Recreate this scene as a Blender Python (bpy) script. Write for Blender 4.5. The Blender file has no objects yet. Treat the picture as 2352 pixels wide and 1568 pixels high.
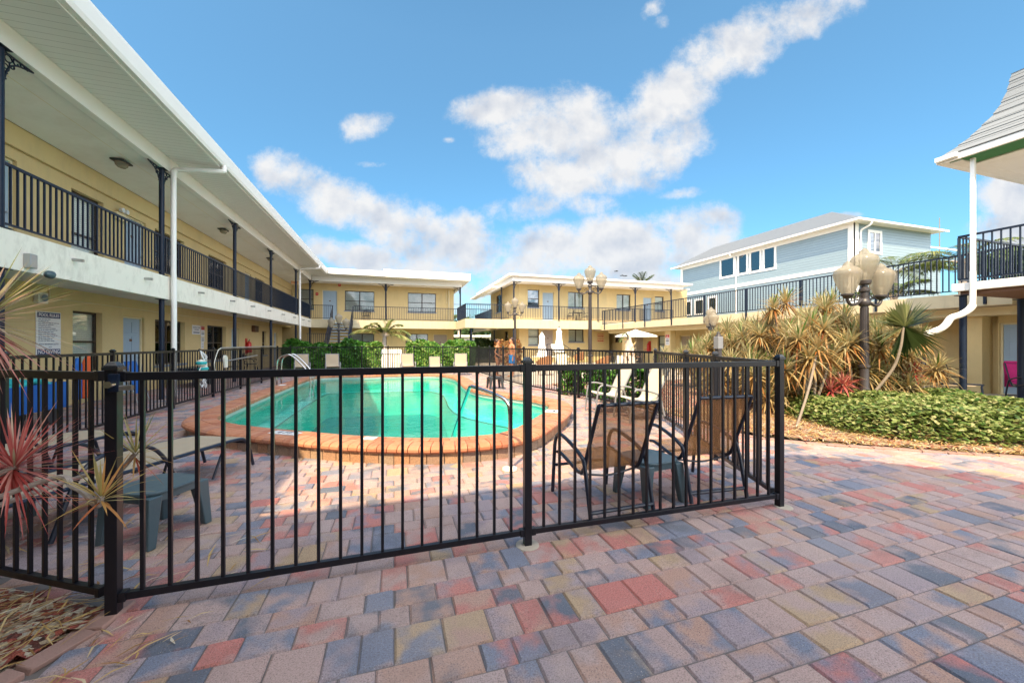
import bpy, math, random
from mathutils import Vector, Matrix
RN = random.Random(11)
SC = bpy.context.scene
COL = SC.collection
PI = math.pi
# ---------------------------------------------------------------- camera numbers (x = to the right along the rear wing, y = along the side wings)
F, CX, HY, H = 871.0, 1176.0, 789.0, 1.388
YAW = math.atan((CX - 905.0) / F)
CY, SY = math.cos(YAW), math.sin(YAW)
def ray(px, py):
    k = (px - CX) / F
    return (CY*k + SY, CY - SY*k, (HY - py) / F)
def gp(px, py, z=0.0):                      # point of the plane z seen at a pixel of the 2352 px wide photo
    x, y, m = ray(px, py); t = (z - H) / m
    return (x*t, y*t, z)
def at(px, py, Y):                          # point at depth Y
    x, y, m = ray(px, py)
    return (x*Y, y*Y, H + m*Y)
# ---------------------------------------------------------------- mesh builder
class MB:
    def __init__(s): s.v = []; s.f = []; s.t = []; s.tint = 0.5
    def face(s, pts, tint=None):
        n = len(s.v); s.v.extend([tuple(p) for p in pts]); s.f.append(tuple(range(n, n+len(pts)))); s.t.append(s.tint if tint is None else tint)
    def idx(s, faces, base, tint=None):
        for f in faces: s.f.append(tuple(i+base for i in f)); s.t.append(s.tint if tint is None else tint)
    def box(s, x0, x1, y0, y1, z0, z1):
        if x0 > x1: x0, x1 = x1, x0
        if y0 > y1: y0, y1 = y1, y0
        if z0 > z1: z0, z1 = z1, z0
        n = len(s.v)
        s.v += [(x0,y0,z0),(x1,y0,z0),(x1,y1,z0),(x0,y1,z0),(x0,y0,z1),(x1,y0,z1),(x1,y1,z1),(x0,y1,z1)]
        s.idx([(0,3,2,1),(4,5,6,7),(0,1,5,4),(1,2,6,5),(2,3,7,6),(3,0,4,7)], n)
        return s
    def obox(s, c, ax, ay, az):
        c = Vector(c); ax = Vector(ax); ay = Vector(ay); az = Vector(az); n = len(s.v)
        for k in (-1, 1):
            for (i, j) in ((-1,-1),(1,-1),(1,1),(-1,1)): s.v.append(tuple(c + ax*i + ay*j + az*k))
        s.idx([(0,3,2,1),(4,5,6,7),(0,1,5,4),(1,2,6,5),(2,3,7,6),(3,0,4,7)], n)
        return s
    def bar(s, p, q, w, h):
        p = Vector(p); q = Vector(q); d = q - p; L = d.length
        if L < 1e-6: return s
        d.normalize(); side = d.cross(Vector((0,0,1)))
        if side.length < 1e-4: side = Vector((1,0,0))
        side.normalize(); up = side.cross(d)
        return s.obox((p+q)/2, d*(L/2), side*(w/2), up*(h/2))
    def tube(s, pts, r, n=8, cap=True):
        P = [Vector(p) for p in pts]; m = len(P)
        rr = r if isinstance(r, (list, tuple)) else [r]*m
        base = len(s.v); ref = None
        for i in range(m):
            d = (P[min(i+1, m-1)] - P[max(i-1, 0)])
            if d.length < 1e-9: d = Vector((0,0,1))
            d.normalize()
            if ref is None:
                ref = d.cross(Vector((0,0,1)))
                if ref.length < .05: ref = d.cross(Vector((1,0,0)))
            ref = ref - d*ref.dot(d)
            if ref.length < 1e-6: ref = d.orthogonal()
            ref.normalize(); b = d.cross(ref)
            for j in range(n):
                a = 2*PI*j/n
                s.v.append(tuple(P[i] + (ref*math.cos(a) + b*math.sin(a))*rr[i]))
        for i in range(m-1):
            for j in range(n):
                s.idx([(i*n+j, i*n+(j+1)%n, (i+1)*n+(j+1)%n, (i+1)*n+j)], base)
        if cap:
            s.idx([tuple(reversed(range(n)))], base); s.idx([tuple(range((m-1)*n, m*n))], base)
        return s
    def lathe(s, prof, c=(0,0,0), n=16, sx=1.0, sy=1.0):
        base = len(s.v); m = len(prof)
        for (r, z) in prof:
            for j in range(n):
                a = 2*PI*j/n; s.v.append((c[0]+r*math.cos(a)*sx, c[1]+r*math.sin(a)*sy, c[2]+z))
        for i in range(m-1):
            for j in range(n): s.idx([(i*n+j, i*n+(j+1)%n, (i+1)*n+(j+1)%n, (i+1)*n+j)], base)
        if prof[0][0] > 1e-5: s.idx([tuple(reversed(range(n)))], base)
        if prof[-1][0] > 1e-5: s.idx([tuple(range((m-1)*n, m*n))], base)
        return s
    def prism(s, poly, z0, z1):
        n = len(poly); base = len(s.v)
        ar = sum(poly[i][0]*poly[(i+1)%n][1] - poly[(i+1)%n][0]*poly[i][1] for i in range(n))
        if ar < 0: poly = poly[::-1]
        s.v += [(p[0],p[1],z0) for p in poly] + [(p[0],p[1],z1) for p in poly]
        s.idx([tuple(reversed(range(n))), tuple(range(n, 2*n))] + [(i,(i+1)%n,n+(i+1)%n,n+i) for i in range(n)], base)
        return s
    def extrude(s, poly, d):                # 3-D polygon extruded along d
        n = len(poly); base = len(s.v); d = Vector(d)
        s.v += [tuple(p) for p in poly] + [tuple(Vector(p)+d) for p in poly]
        s.idx([tuple(reversed(range(n))), tuple(range(n, 2*n))] + [(i,(i+1)%n,n+(i+1)%n,n+i) for i in range(n)], base)
        return s
    def build(s, name, mat, parent=None, smooth=False, bevel=0, tint=False, label=None):
        off = Vector((0,0,0)); p = parent
        while p is not None: off += p.location; p = p.parent
        me = bpy.data.meshes.new(name)
        me.from_pydata([(a-off.x, b-off.y, c-off.z) for (a,b,c) in s.v], [], s.f)
        me.materials.append(mat)
        if tint:
            at_ = me.attributes.new('tint', 'FLOAT', 'FACE'); at_.data.foreach_set('value', s.t)
        if smooth:
            me.polygons.foreach_set('use_smooth', [True]*len(me.polygons)); me.set_sharp_from_angle(angle=math.radians(42))
        me.update()
        o = bpy.data.objects.new(name, me); COL.objects.link(o)
        if parent is not None: o.parent = parent
        if bevel:
            m = o.modifiers.new('edge', 'BEVEL'); m.width = bevel; m.segments = 2; m.limit_method = 'ANGLE'
        if label: o['label'] = label
        return o
def thing(name, label, cat, loc=(0,0,0), group=None):
    o = bpy.data.objects.new(name, None); COL.objects.link(o); o.location = loc; o.empty_display_size = .1
    o['label'] = label; o['category'] = cat
    if group: o['group'] = group
    return o
def tag(o, label, cat, group=None):
    o['label'] = label; o['category'] = cat
    if group: o['group'] = group
    return o
def struct(o, kind='structure'):
    o['kind'] = kind; return o
def dup(root, loc, rz, label=None, scale=None):
    r = root.copy(); COL.objects.link(r); r.location = loc; r.rotation_euler = (0,0,rz)
    if scale: r.scale = (scale,)*3
    if label: r['label'] = label
    for ch in list(root.children):
        c = ch.copy(); COL.objects.link(c); c.parent = r
        for g in ch.children:
            d = g.copy(); COL.objects.link(d); d.parent = c
    return r
def text(name, body, loc, rot, size, mat, parent, align='CENTER', sx=1.0):
    cu = bpy.data.curves.new(name, 'FONT'); cu.body = body; cu.size = size; cu.align_x = align; cu.align_y = 'CENTER'; cu.extrude = .0012
    cu.materials.append(mat)
    o = bpy.data.objects.new(name, cu); COL.objects.link(o); o.parent = parent
    off = Vector((0,0,0)); p = parent
    while p is not None: off += p.location; p = p.parent
    o.location = Vector(loc) - off; o.rotation_euler = rot; o.scale = (sx,1,1)
    return o
RX, RMX, RMY = (PI/2,0,PI/2), (PI/2,0,-PI/2), (PI/2,0,0)     # text facing +x, -x, -y
def smooth_loop(pts, k=6):
    out = []; n = len(pts)
    for i in range(n):
        p0, p1, p2, p3 = (Vector(pts[(i+j-1) % n]) for j in range(4))
        for a in range(k):
            t = a/k
            out.append(.5*((2*p1) + (p2-p0)*t + (2*p0-5*p1+4*p2-p3)*t*t + (3*p1-p0-3*p2+p3)*t**3))
    return out
def curve3(pts, k=6):
    P = [Vector(p) for p in pts]; P = [P[0]*2-P[1]] + P + [P[-1]*2-P[-2]]; out = []
    for i in range(1, len(P)-2):
        p0, p1, p2, p3 = P[i-1:i+3]
        for a in range(k):
            t = a/k
            out.append(.5*((2*p1) + (p2-p0)*t + (2*p0-5*p1+4*p2-p3)*t*t + (3*p1-p0-3*p2+p3)*t**3))
    out.append(P[-2]); return out
def inside(p, poly):
    x, y = p[0], p[1]; c = False; n = len(poly); j = n-1
    for i in range(n):
        xi, yi = poly[i][0], poly[i][1]; xj, yj = poly[j][0], poly[j][1]
        if (yi > y) != (yj > y) and x < (xj-xi)*(y-yi)/(yj-yi)+xi: c = not c
        j = i
    return c
def offset_loop(pts, d):                    # pts counter-clockwise, d outward
    n = len(pts); out = []
    for i in range(n):
        t = Vector((pts[(i+1)%n][0]-pts[i-1][0], pts[(i+1)%n][1]-pts[i-1][1])); t.normalize()
        out.append(Vector((pts[i][0]+t.y*d, pts[i][1]-t.x*d)))
    return out
# ---------------------------------------------------------------- materials
class NT:
    def __init__(s, name):
        s.m = bpy.data.materials.new(name); s.m.use_nodes = True; s.t = s.m.node_tree; s.t.nodes.clear()
        s.out = s.n('ShaderNodeOutputMaterial')
    def n(s, typ, **kw):
        o = s.t.nodes.new(typ)
        for k, v in kw.items():
            if k.startswith('i_'):
                key = k[2:]; key = int(key) if key.isdigit() else key.replace('_', ' ')
                o.inputs[key].default_value = v
            else: setattr(o, k, v)
        return o
    def l(s, a, b): s.t.links.new(a, b)
    def math(s, op, a, b=None, c=None, clamp=False):
        o = s.n('ShaderNodeMath', operation=op); o.use_clamp = clamp
        for i, v in enumerate((a, b, c)):
            if v is None: continue
            if isinstance(v, (int, float)): o.inputs[i].default_value = v
            else: s.l(v, o.inputs[i])
        return o.outputs[0]
    def mix(s, fac, a, b, blend='MIX'):
        o = s.n('ShaderNodeMix', data_type='RGBA', blend_type=blend)
        for i, v in ((0, fac), (6, a), (7, b)):
            if isinstance(v, (int, float)): o.inputs[i].default_value = v
            elif isinstance(v, tuple): o.inputs[i].default_value = (*v[:3], 1)
            else: s.l(v, o.inputs[i])
        return o.outputs[2]
    def noise(s, scale, detail=4, rough=.55, vec=None, off=None):
        o = s.n('ShaderNodeTexNoise'); o.inputs['Scale'].default_value = scale; o.inputs['Detail'].default_value = detail; o.inputs['Roughness'].default_value = rough
        s.l(vec if vec is not None else s.coord(), o.inputs['Vector']); return o.outputs['Fac']
    def coord(s):
        if not hasattr(s, '_c'):
            s._c = s.n('ShaderNodeNewGeometry').outputs['Position']
        return s._c
    def obj(s):
        if not hasattr(s, '_o'): s._o = s.n('ShaderNodeTexCoord').outputs['Object']
        return s._o
    def ramp(s, fac, stops, interp='LINEAR'):
        o = s.n('ShaderNodeValToRGB'); o.color_ramp.interpolation = interp; e = o.color_ramp.elements
        while len(e) < len(stops): e.new(.5)
        for i, (p, c) in enumerate(stops): e[i].position = p; e[i].color = (*c[:3], 1) if isinstance(c, tuple) else (c, c, c, 1)
        s.l(fac, o.inputs[0]); return o.outputs[0]
    def bump(s, h, strength=.3, dist=.01):
        o = s.n('ShaderNodeBump'); o.inputs['Strength'].default_value = strength; o.inputs['Distance'].default_value = dist; s.l(h, o.inputs['Height']); return o.outputs[0]
    def tint(s):
        a = s.n('ShaderNodeAttribute', attribute_name='tint'); return a.outputs['Fac']
    def bsdf(s, col, rough=.6, metal=0, normal=None, spec=.5, **kw):
        b = s.n('ShaderNodeBsdfPrincipled')
        if isinstance(col, tuple): b.inputs['Base Color'].default_value = (*col, 1)
        else: s.l(col, b.inputs['Base Color'])
        if isinstance(rough, (int, float)): b.inputs['Roughness'].default_value = rough
        else: s.l(rough, b.inputs['Roughness'])
        b.inputs['Metallic'].default_value = metal; b.inputs['Specular IOR Level'].default_value = spec
        if normal is not None: s.l(normal, b.inputs['Normal'])
        for k, v in kw.items(): b.inputs[k.replace('_', ' ')].default_value = v
        return b.outputs[0]
    def done(s, sh): s.l(sh, s.out.inputs[0]); return s.m
MATS = {}
def pm(name, col, rough=.6, var=.12, scale=3, bump=0, bscale=60, metal=0, spec=.5, dirt=None, dscale=1.2, damt=.5, moving=False, streak=1.0):
    """painted / plain surface: noise-varied colour, fine bump, optional blotches of dirt"""
    if name in MATS: return MATS[name]
    t = NT(name); vec = t.obj() if moving else t.coord()
    a = tuple(c*(1-var) for c in col); b = tuple(min(1, c*(1+var)) for c in col)
    c = t.mix(t.noise(scale, 5, .6, vec), a, b)
    if dirt:
        mp = t.n('ShaderNodeVectorMath', operation='MULTIPLY'); t.l(vec, mp.inputs[0]); mp.inputs[1].default_value = (1,1,streak)
        m = t.ramp(t.noise(dscale, 7, .68, mp.outputs[0]), [(.5, 0.0), (.72, 1.0)])
        c = t.mix(t.math('MULTIPLY', m, damt), c, dirt)
    nrm = None
    if bump: nrm = t.bump(t.noise(bscale, 3, .6, vec), bump, .01)
    rg = t.math('MULTIPLY_ADD', t.noise(scale*3, 3, .5, vec), .16, rough-.08) if rough > .1 else rough
    MATS[name] = t.done(t.bsdf(c, rg, metal, nrm, spec)); return MATS[name]
M = {}
M['stucco'] = pm('yellow_stucco', (.59,.455,.225), .85, .08, 2.2, .5, 90, dirt=(.40,.33,.20), dscale=2.2, damt=.42, streak=.22)
M['stucco_pale'] = pm('pale_stucco', (.66,.57,.36), .85, .07, 2.0, .45, 90, dirt=(.5,.42,.28), dscale=1.3, damt=.3)
M['slab'] = pm('painted_slab', (.53,.46,.31), .8, .06, 2.0, .4, 60, dirt=(.33,.29,.21), dscale=3.6, damt=.5, streak=.2)
M['slabwhite'] = pm('white_slab', (.82,.78,.69), .8, .05, 2.0, .4, 60, dirt=(.40,.36,.30), dscale=4.5, damt=.45, streak=.45)
M['white'] = pm('white_paint', (.80,.79,.77), .45, .04, 2.0, .05, 40)
M['ceil'] = pm('ceiling_paint', (.76,.74,.71), .8, .05, 1.5, .2, 80, dirt=(.5,.44,.36), dscale=.8, damt=.35)
M['iron'] = pm('black_iron', (.005,.012,.030), .42, .3, 5, .08, 120, spec=.3)
M['stembark'] = pm('brown_grey_cane', (.22,.18,.14), .9, .3, 14, .6, 60)
M['fence'] = pm('black_fence_paint', (.008,.008,.012), .32, .3, 6, .05, 150, spec=.35)
M['cap'] = pm('black_cap', (.012,.014,.018), .25, .2, 8, spec=.6)
M['winframe'] = pm('bronze_frame', (.035,.022,.016), .4, .2, 6)
M['doorblue'] = pm('blue_grey_door', (.30,.40,.50), .5, .05, 2, .06, 60)
M['doortan'] = pm('taupe_door', (.33,.28,.25), .5, .06, 2, .06, 60)
M['sill'] = pm('grey_sill', (.20,.24,.30), .6, .08, 4, .1, 60)
M['chrome'] = pm('polished_steel', (.62,.62,.62), .18, .05, 8, metal=1)
M['steel'] = pm('dull_steel', (.45,.45,.45), .4, .08, 8, metal=1)
M['red'] = pm('red_enamel', (.50,.02,.015), .35, .1, 5)
M['signwhite'] = pm('sign_white', (.68,.69,.70), .4, .04, 3)
M['signblue'] = pm('sign_navy', (.012,.03,.12), .4, .1, 3)
M['ink'] = pm('sign_ink', (.02,.02,.03), .5, .1, 3)
M['inkblue'] = pm('sign_grey_blue', (.16,.19,.27), .5, .1, 3)
M['inkwhite'] = pm('letter_white', (.8,.8,.8), .5, .02, 3)
M['inkred'] = pm('sign_red', (.42,.03,.02), .5, .1, 3)
M['tan_sign'] = pm('sign_tan', (.62,.42,.22), .5, .06, 3)
M['cream'] = pm('cream_sling', (.62,.56,.42), .8, .05, 8, .3, 300, moving=True)
M['tansling'] = pm('tan_sling', (.38,.31,.22), .8, .06, 8, .3, 300)
M['greyplastic'] = pm('grey_blue_plastic', (.06,.10,.12), .4, .12, 5, .1, 60, moving=True)
M['blackplastic'] = pm('black_plastic', (.03,.035,.04), .45, .12, 5, moving=True)
M['greyframe'] = pm('grey_metal_frame', (.20,.21,.23), .35, .1, 5, moving=True)
M['navyframe'] = pm('dark_blue_frame', (.012,.018,.035), .32, .2, 5, moving=True)
M['umb'] = pm('white_canvas', (.80,.80,.78), .85, .04, 4, .15, 40)
M['concrete'] = pm('pale_concrete', (.42,.36,.29), .9, .08, 1.5, .35, 120, dirt=(.36,.31,.27), dscale=2.2, damt=.4)
M['pathtan'] = pm('tan_path', (.44,.31,.20), .9, .08, 1.8, .35, 140, dirt=(.42,.30,.21), dscale=2.6, damt=.4)
M['kerb'] = pm('brick_edging', (.33,.20,.165), .9, .2, 6, .4, 120)
M['trunk'] = pm('grey_bark', (.33,.28,.24), .9, .25, 9, .6, 50)
M['palmbark'] = pm('pale_palm_bark', (.50,.43,.37), .9, .3, 7, .7, 30)
M['wicker'] = pm('brown_wicker', (.26,.12,.05), .7, .25, 30, .6, 120, moving=True)
M['wood'] = pm('dark_wood', (.13,.06,.03), .55, .25, 8)
M['blue'] = pm('blue_canvas', (.01,.11,.42), .7, .15, 6, moving=True)
M['teal'] = pm('teal_foam', (.02,.38,.40), .7, .1, 6)
M['whitefoam'] = pm('white_foam', (.68,.66,.58), .7, .08, 6)
M['orange'] = pm('orange_foam', (.65,.10,.02), .7, .1, 6)
M['pink'] = pm('pink_towel', (.60,.03,.20), .95, .12, 20, .5, 150)
M['green'] = pm('green_soffit', (.03,.16,.05), .7, .15, 4)
M['blackglass'] = pm('black_screen', (.02,.012,.012), .2, .1, 4)
M['lampiron'] = pm('lamp_post_iron', (.035,.03,.032), .42, .25, 7, .15, 60, spec=.6)
M['utility'] = pm('weathered_pole', (.22,.19,.16), .9, .2, 5)
M['sand'] = pm('joint_sand', (.15,.13,.12), .95, .15, 12, .3, 200)
def boards(name, col, axis, pitch, gap, dark=.45, rough=.6, depth=.6):
    """lapped or grooved boards: the groove repeats along one world axis"""
    t = NT(name); sp = t.n('ShaderNodeSeparateXYZ'); t.l(t.coord(), sp.inputs[0])
    fr = t.math('FRACT', t.math('MULTIPLY', sp.outputs[axis], 1/pitch))
    g = t.math('LESS_THAN', fr, gap)
    a = tuple(c*.95 for c in col); b = tuple(min(1, c*1.05) for c in col)
    c = t.mix(t.noise(2.5, 4), a, b); c = t.mix(g, c, tuple(v*dark for v in col))
    h = t.math('SUBTRACT', fr, g) if depth > .5 else t.math('SUBTRACT', 1.0, g)
    return t.done(t.bsdf(c, rough, 0, t.bump(h, .6, pitch*.08)))
M['soffit'] = boards('white_board_soffit', (.78,.77,.75), 1, .155, .05, .55, depth=.2)
M['soffitx'] = boards('white_board_soffit_rear', (.70,.70,.66), 0, .155, .05, .6, depth=.2)
M['siding'] = boards('blue_lap_siding', (.23,.315,.38), 2, .17, .09, .5)
M['metalroof'] = boards('grey_ribbed_metal', (.16,.17,.18), 1, .42, .09, .6, .35, depth=.2)
M['metalroofx'] = boards('grey_ribbed_metal_end', (.16,.17,.18), 0, .42, .09, .6, .35, depth=.2)
M['shingle'] = boards('pale_grey_shingle', (.19,.21,.23), 2, .145, .09, .25)
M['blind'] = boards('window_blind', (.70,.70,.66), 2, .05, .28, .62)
M['blinddark'] = boards('window_blind_grey', (.34,.34,.33), 2, .05, .25, .6)  # same slats in a darker grey
M['curtain'] = boards('window_curtain', (.42,.42,.36), 0, .09, .3, .7)
def glassy(name, tint, refl=.25, rough=.02, body=None):
    t = NT(name); lw = t.n('ShaderNodeLayerWeight'); lw.inputs['Blend'].default_value = .12
    tr = t.n('ShaderNodeBsdfTransparent'); tr.inputs[0].default_value = (*tint, 1)
    gl = t.n('ShaderNodeBsdfGlossy'); gl.inputs['Roughness'].default_value = rough
    f = t.math('MULTIPLY_ADD', lw.outputs['Fresnel'], 1-refl, refl, clamp=True)
    mx = t.n('ShaderNodeMixShader'); t.l(f, mx.inputs[0]); t.l(tr.outputs[0], mx.inputs[1]); t.l(gl.outputs[0], mx.inputs[2])
    return t.done(mx.outputs[0])
M['glass'] = glassy('window_glass', (.92,.95,.94), .05)
M['glassblue'] = glassy('blue_tinted_glass', (.25,.42,.50), .2)
def lampglass():
    t = NT('amber_lamp_glass')
    n = t.noise(30, 3, .6, t.obj()); c = t.mix(n, (.42,.38,.31), (.50,.46,.39))
    b = t.bsdf(c, .16, 0, None, .6)
    tl = t.n('ShaderNodeBsdfTranslucent'); t.l(c, tl.inputs[0])
    tr = t.n('ShaderNodeBsdfTransparent'); tr.inputs[0].default_value = (.90,.86,.76,1)
    m1 = t.n('ShaderNodeMixShader'); m1.inputs[0].default_value = .45; t.l(b, m1.inputs[1]); t.l(tl.outputs[0], m1.inputs[2])
    m2 = t.n('ShaderNodeMixShader'); m2.inputs[0].default_value = .42; t.l(m1.outputs[0], m2.inputs[1]); t.l(tr.outputs[0], m2.inputs[2])
    return t.done(m2.outputs[0])
M['lampglass'] = lampglass()
def sling(name, col, alpha):
    t = NT(name); sp = t.n('ShaderNodeSeparateXYZ'); t.l(t.obj(), sp.inputs[0])
    w = t.math('FRACT', t.math('MULTIPLY', t.math('ADD', sp.outputs[2], sp.outputs[1]), 190.0))
    c = t.mix(t.math('LESS_THAN', w, .4), col, tuple(v*.6 for v in col))
    b = t.bsdf(c, .8); tr = t.n('ShaderNodeBsdfTransparent')
    mx = t.n('ShaderNodeMixShader'); mx.inputs[0].default_value = alpha; t.l(tr.outputs[0], mx.inputs[1]); t.l(b, mx.inputs[2])
    return t.done(mx.outputs[0])
M['mesh_sling'] = sling('see_through_brown_sling', (.44,.20,.065), .50)
def leafmat(name, stops, rough=.45, trans=.3, spec=.4):
    t = NT(name)
    c = t.ramp(t.tint(), stops)
    n = t.noise(7, 3, .6); c = t.mix(t.math('MULTIPLY', n, .35), c, (.02,.03,.008), 'MULTIPLY')
    b = t.bsdf(c, rough, 0, None, spec); tl = t.n('ShaderNodeBsdfTranslucent'); t.l(c, tl.inputs[0])
    mx = t.n('ShaderNodeMixShader'); mx.inputs[0].default_value = trans; t.l(b, mx.inputs[1]); t.l(tl.outputs[0], mx.inputs[2])
    return t.done(mx.outputs[0])
M['hedge'] = leafmat('hedge_leaves', [(0,(.02,.085,.012)),(.45,(.05,.19,.02)),(.8,(.12,.30,.035)),(1,(.30,.42,.10))])
M['cover'] = leafmat('ground_cover_leaves', [(0,(.02,.08,.015)),(.35,(.08,.16,.03)),(.7,(.26,.32,.09)),(1,(.52,.50,.24))])
M['drac'] = leafmat('golden_dracaena_leaves', [(0,(.20,.05,.012)),(.2,(.42,.16,.04)),(.45,(.50,.34,.13)),(.75,(.56,.49,.28)),(.93,(.28,.33,.13)),(1,(.13,.24,.05))], .5, .4)
M['dracpink'] = leafmat('pink_dracaena_leaves', [(0,(.50,.06,.05)),(.3,(.66,.17,.15)),(.55,(.70,.38,.30)),(.75,(.58,.5,.32)),(.9,(.22,.26,.09)),(1,(.36,.26,.05))], .45, .35)
M['dracgold'] = leafmat('gold_green_dracaena_leaves', [(0,(.50,.10,.05)),(.25,(.55,.28,.08)),(.5,(.50,.40,.13)),(.75,(.56,.50,.24)),(1,(.20,.28,.07))], .45, .35)
M['palm'] = leafmat('palm_leaflets', [(0,(.05,.10,.02)),(.5,(.16,.22,.06)),(.85,(.38,.38,.14)),(1,(.5,.44,.22))], .4)
M['fan'] = leafmat('fan_palm_leaf', [(0,(.02,.06,.015)),(.5,(.14,.19,.06)),(1,(.42,.42,.20))], .4)
M['tree'] = leafmat('tree_leaves', [(0,(.025,.06,.012)),(.5,(.07,.13,.03)),(1,(.17,.23,.07))], .55)
M['straw'] = leafmat('dry_straw', [(0,(.22,.09,.03)),(.3,(.55,.33,.10)),(.6,(.68,.47,.18)),(1,(.68,.60,.46))], .8, .1)
def mulch():
    t = NT('mulch_chips'); v = t.n('ShaderNodeTexVoronoi'); v.inputs['Scale'].default_value = 38; t.l(t.coord(), v.inputs['Vector'])
    sp = t.n('ShaderNodeSeparateColor'); t.l(v.outputs['Color'], sp.inputs[0])
    c = t.ramp(sp.outputs[0], [(0,(.07,.03,.02)),(.25,(.26,.05,.035)),(.45,(.40,.10,.06)),(.62,(.40,.29,.18)),(.85,(.47,.38,.27)),(1,(.55,.47,.36))])
    h = t.math('ADD', v.outputs['Distance'], t.noise(90, 3))
    return t.done(t.bsdf(c, .9, 0, t.bump(h, .9, .03)))
M['mulch'] = mulch()
def paver():
    t = NT('tumbled_pavers'); k = t.tint()
    pal = [(0,(.48,.33,.295)),(.20,(.46,.335,.315)),(.34,(.36,.28,.30)),(.48,(.54,.195,.165)),(.61,(.48,.29,.225)),(.72,(.19,.215,.29)),(.86,(.48,.33,.20)),(.92,(.12,.145,.195))]
    a = t.ramp(k, pal, 'CONSTANT')
    k2 = t.math('FRACT', t.math('MULTIPLY', k, 37.31)); b = t.ramp(k2, pal, 'CONSTANT')
    n = t.noise(4.6, 3, .5); m = t.ramp(n, [(.42, 0.0), (.58, .95)])
    c = t.mix(m, a, b)
    c = t.mix(t.ramp(t.noise(150, 4, .75), [(.34, .75), (.5, .14), (.64, .0)]), c, tuple((.06,.05,.05)))
    c = t.mix(t.ramp(t.noise(210, 2, .6), [(.64, .0), (.72, .75)]), c, (.62,.56,.5))
    c = t.mix(t.ramp(t.noise(.8, 4, .6), [(.4, .0), (.7, .3)]), c, (.42,.35,.31))
    c = t.mix(t.ramp(t.noise(1.9, 6, .7), [(.50, .0), (.72, .38)]), c, (.11,.085,.08))
    h = t.math('ADD', t.noise(160, 4, .7), t.math('MULTIPLY', t.noise(30, 3), .8))
    return t.done(t.bsdf(c, .88, 0, t.bump(h, .55, .006), .35))
M['paver'] = paver()
def brick():
    t = NT('coping_bricks')
    c = t.ramp(t.tint(), [(0,(.36,.115,.06)),(.35,(.45,.165,.08)),(.7,(.48,.20,.105)),(1,(.38,.165,.11))])
    c = t.mix(t.ramp(t.noise(9, 5, .7), [(.45, 0.), (.75, .35)]), c, (.62,.38,.25))
    c = t.mix(t.ramp(t.noise(1.3, 5, .65), [(.5, 0.), (.8, .35)]), c, (.30,.14,.10))
    return t.done(t.bsdf(c, .8, 0, t.bump(t.noise(120, 4, .7), .4, .006)))
M['brick'] = brick()
def wallblock():
    t = NT('pool_wall_blocks')
    c = t.ramp(t.tint(), [(0,(.40,.22,.13)),(.3,(.46,.30,.19)),(.55,(.34,.26,.20)),(.8,(.45,.24,.13)),(1,(.28,.23,.2))])
    c = t.mix(t.ramp(t.noise(60, 4, .7), [(.4, .45), (.6, 0.)]), c, (.12,.08,.05))
    return t.done(t.bsdf(c, .88, 0, t.bump(t.noise(110, 4, .7), .5, .008)))
M['wallblock'] = wallblock()
def plaster():
    t = NT('pool_plaster'); c = t.mix(t.noise(1.2, 4), (.60,.80,.74), (.72,.88,.82)); return t.done(t.bsdf(c, .7))
M['plaster'] = plaster()
M['aqua'] = pm('aqua_depth_tint', (.006,.36,.35), .7, .1, .9, dirt=(.02,.45,.43), dscale=.7, damt=.4)  # light lost in deep water is put into the floor colour
M['darktile'] = pm('dark_tile_line', (.02,.10,.11), .4, .2, 20)
M['tileband'] = pm('waterline_tile', (.46,.50,.47), .4, .15, 12)
def water():
    t = NT('pool_water')
    w = t.math('ADD', t.noise(1.6, 3, .5), t.math('MULTIPLY', t.noise(8.0, 3, .55), .30))
    nr = t.bump(w, .24, .05)
    lw = t.n('ShaderNodeFresnel'); lw.inputs['IOR'].default_value = 1.33; t.l(nr, lw.inputs['Normal'])
    tr = t.n('ShaderNodeBsdfTransparent'); tr.inputs[0].default_value = (.18,.84,.80,1)
    gl = t.n('ShaderNodeBsdfGlossy'); gl.inputs['Roughness'].default_value = .015; t.l(nr, gl.inputs['Normal'])
    mx = t.n('ShaderNodeMixShader'); t.l(lw.outputs[0], mx.inputs[0]); t.l(tr.outputs[0], mx.inputs[1]); t.l(gl.outputs[0], mx.inputs[2])
    return t.done(mx.outputs[0])
M['water'] = water()
def grassy():
    t = NT('dry_lawn'); c = t.mix(t.noise(.6, 6, .7), (.10,.13,.04), (.24,.20,.11)); return t.done(t.bsdf(c, .95, 0, t.bump(t.noise(40, 4), .5, .03)))
M['lawn'] = grassy()
def ring_sling(): pass
# ---------------------------------------------------------------- camera
cam = bpy.data.cameras.new('camera'); co = bpy.data.objects.new('camera', cam); COL.objects.link(co); SC.camera = co
cam.sensor_width = 36; cam.lens = 36*F/2352; cam.clip_start = .05; cam.clip_end = 3000
cam.shift_y = (HY - 784.0)/2352
co.location = (0, 0, H); co.rotation_euler = (PI/2, 0, -YAW)
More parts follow.
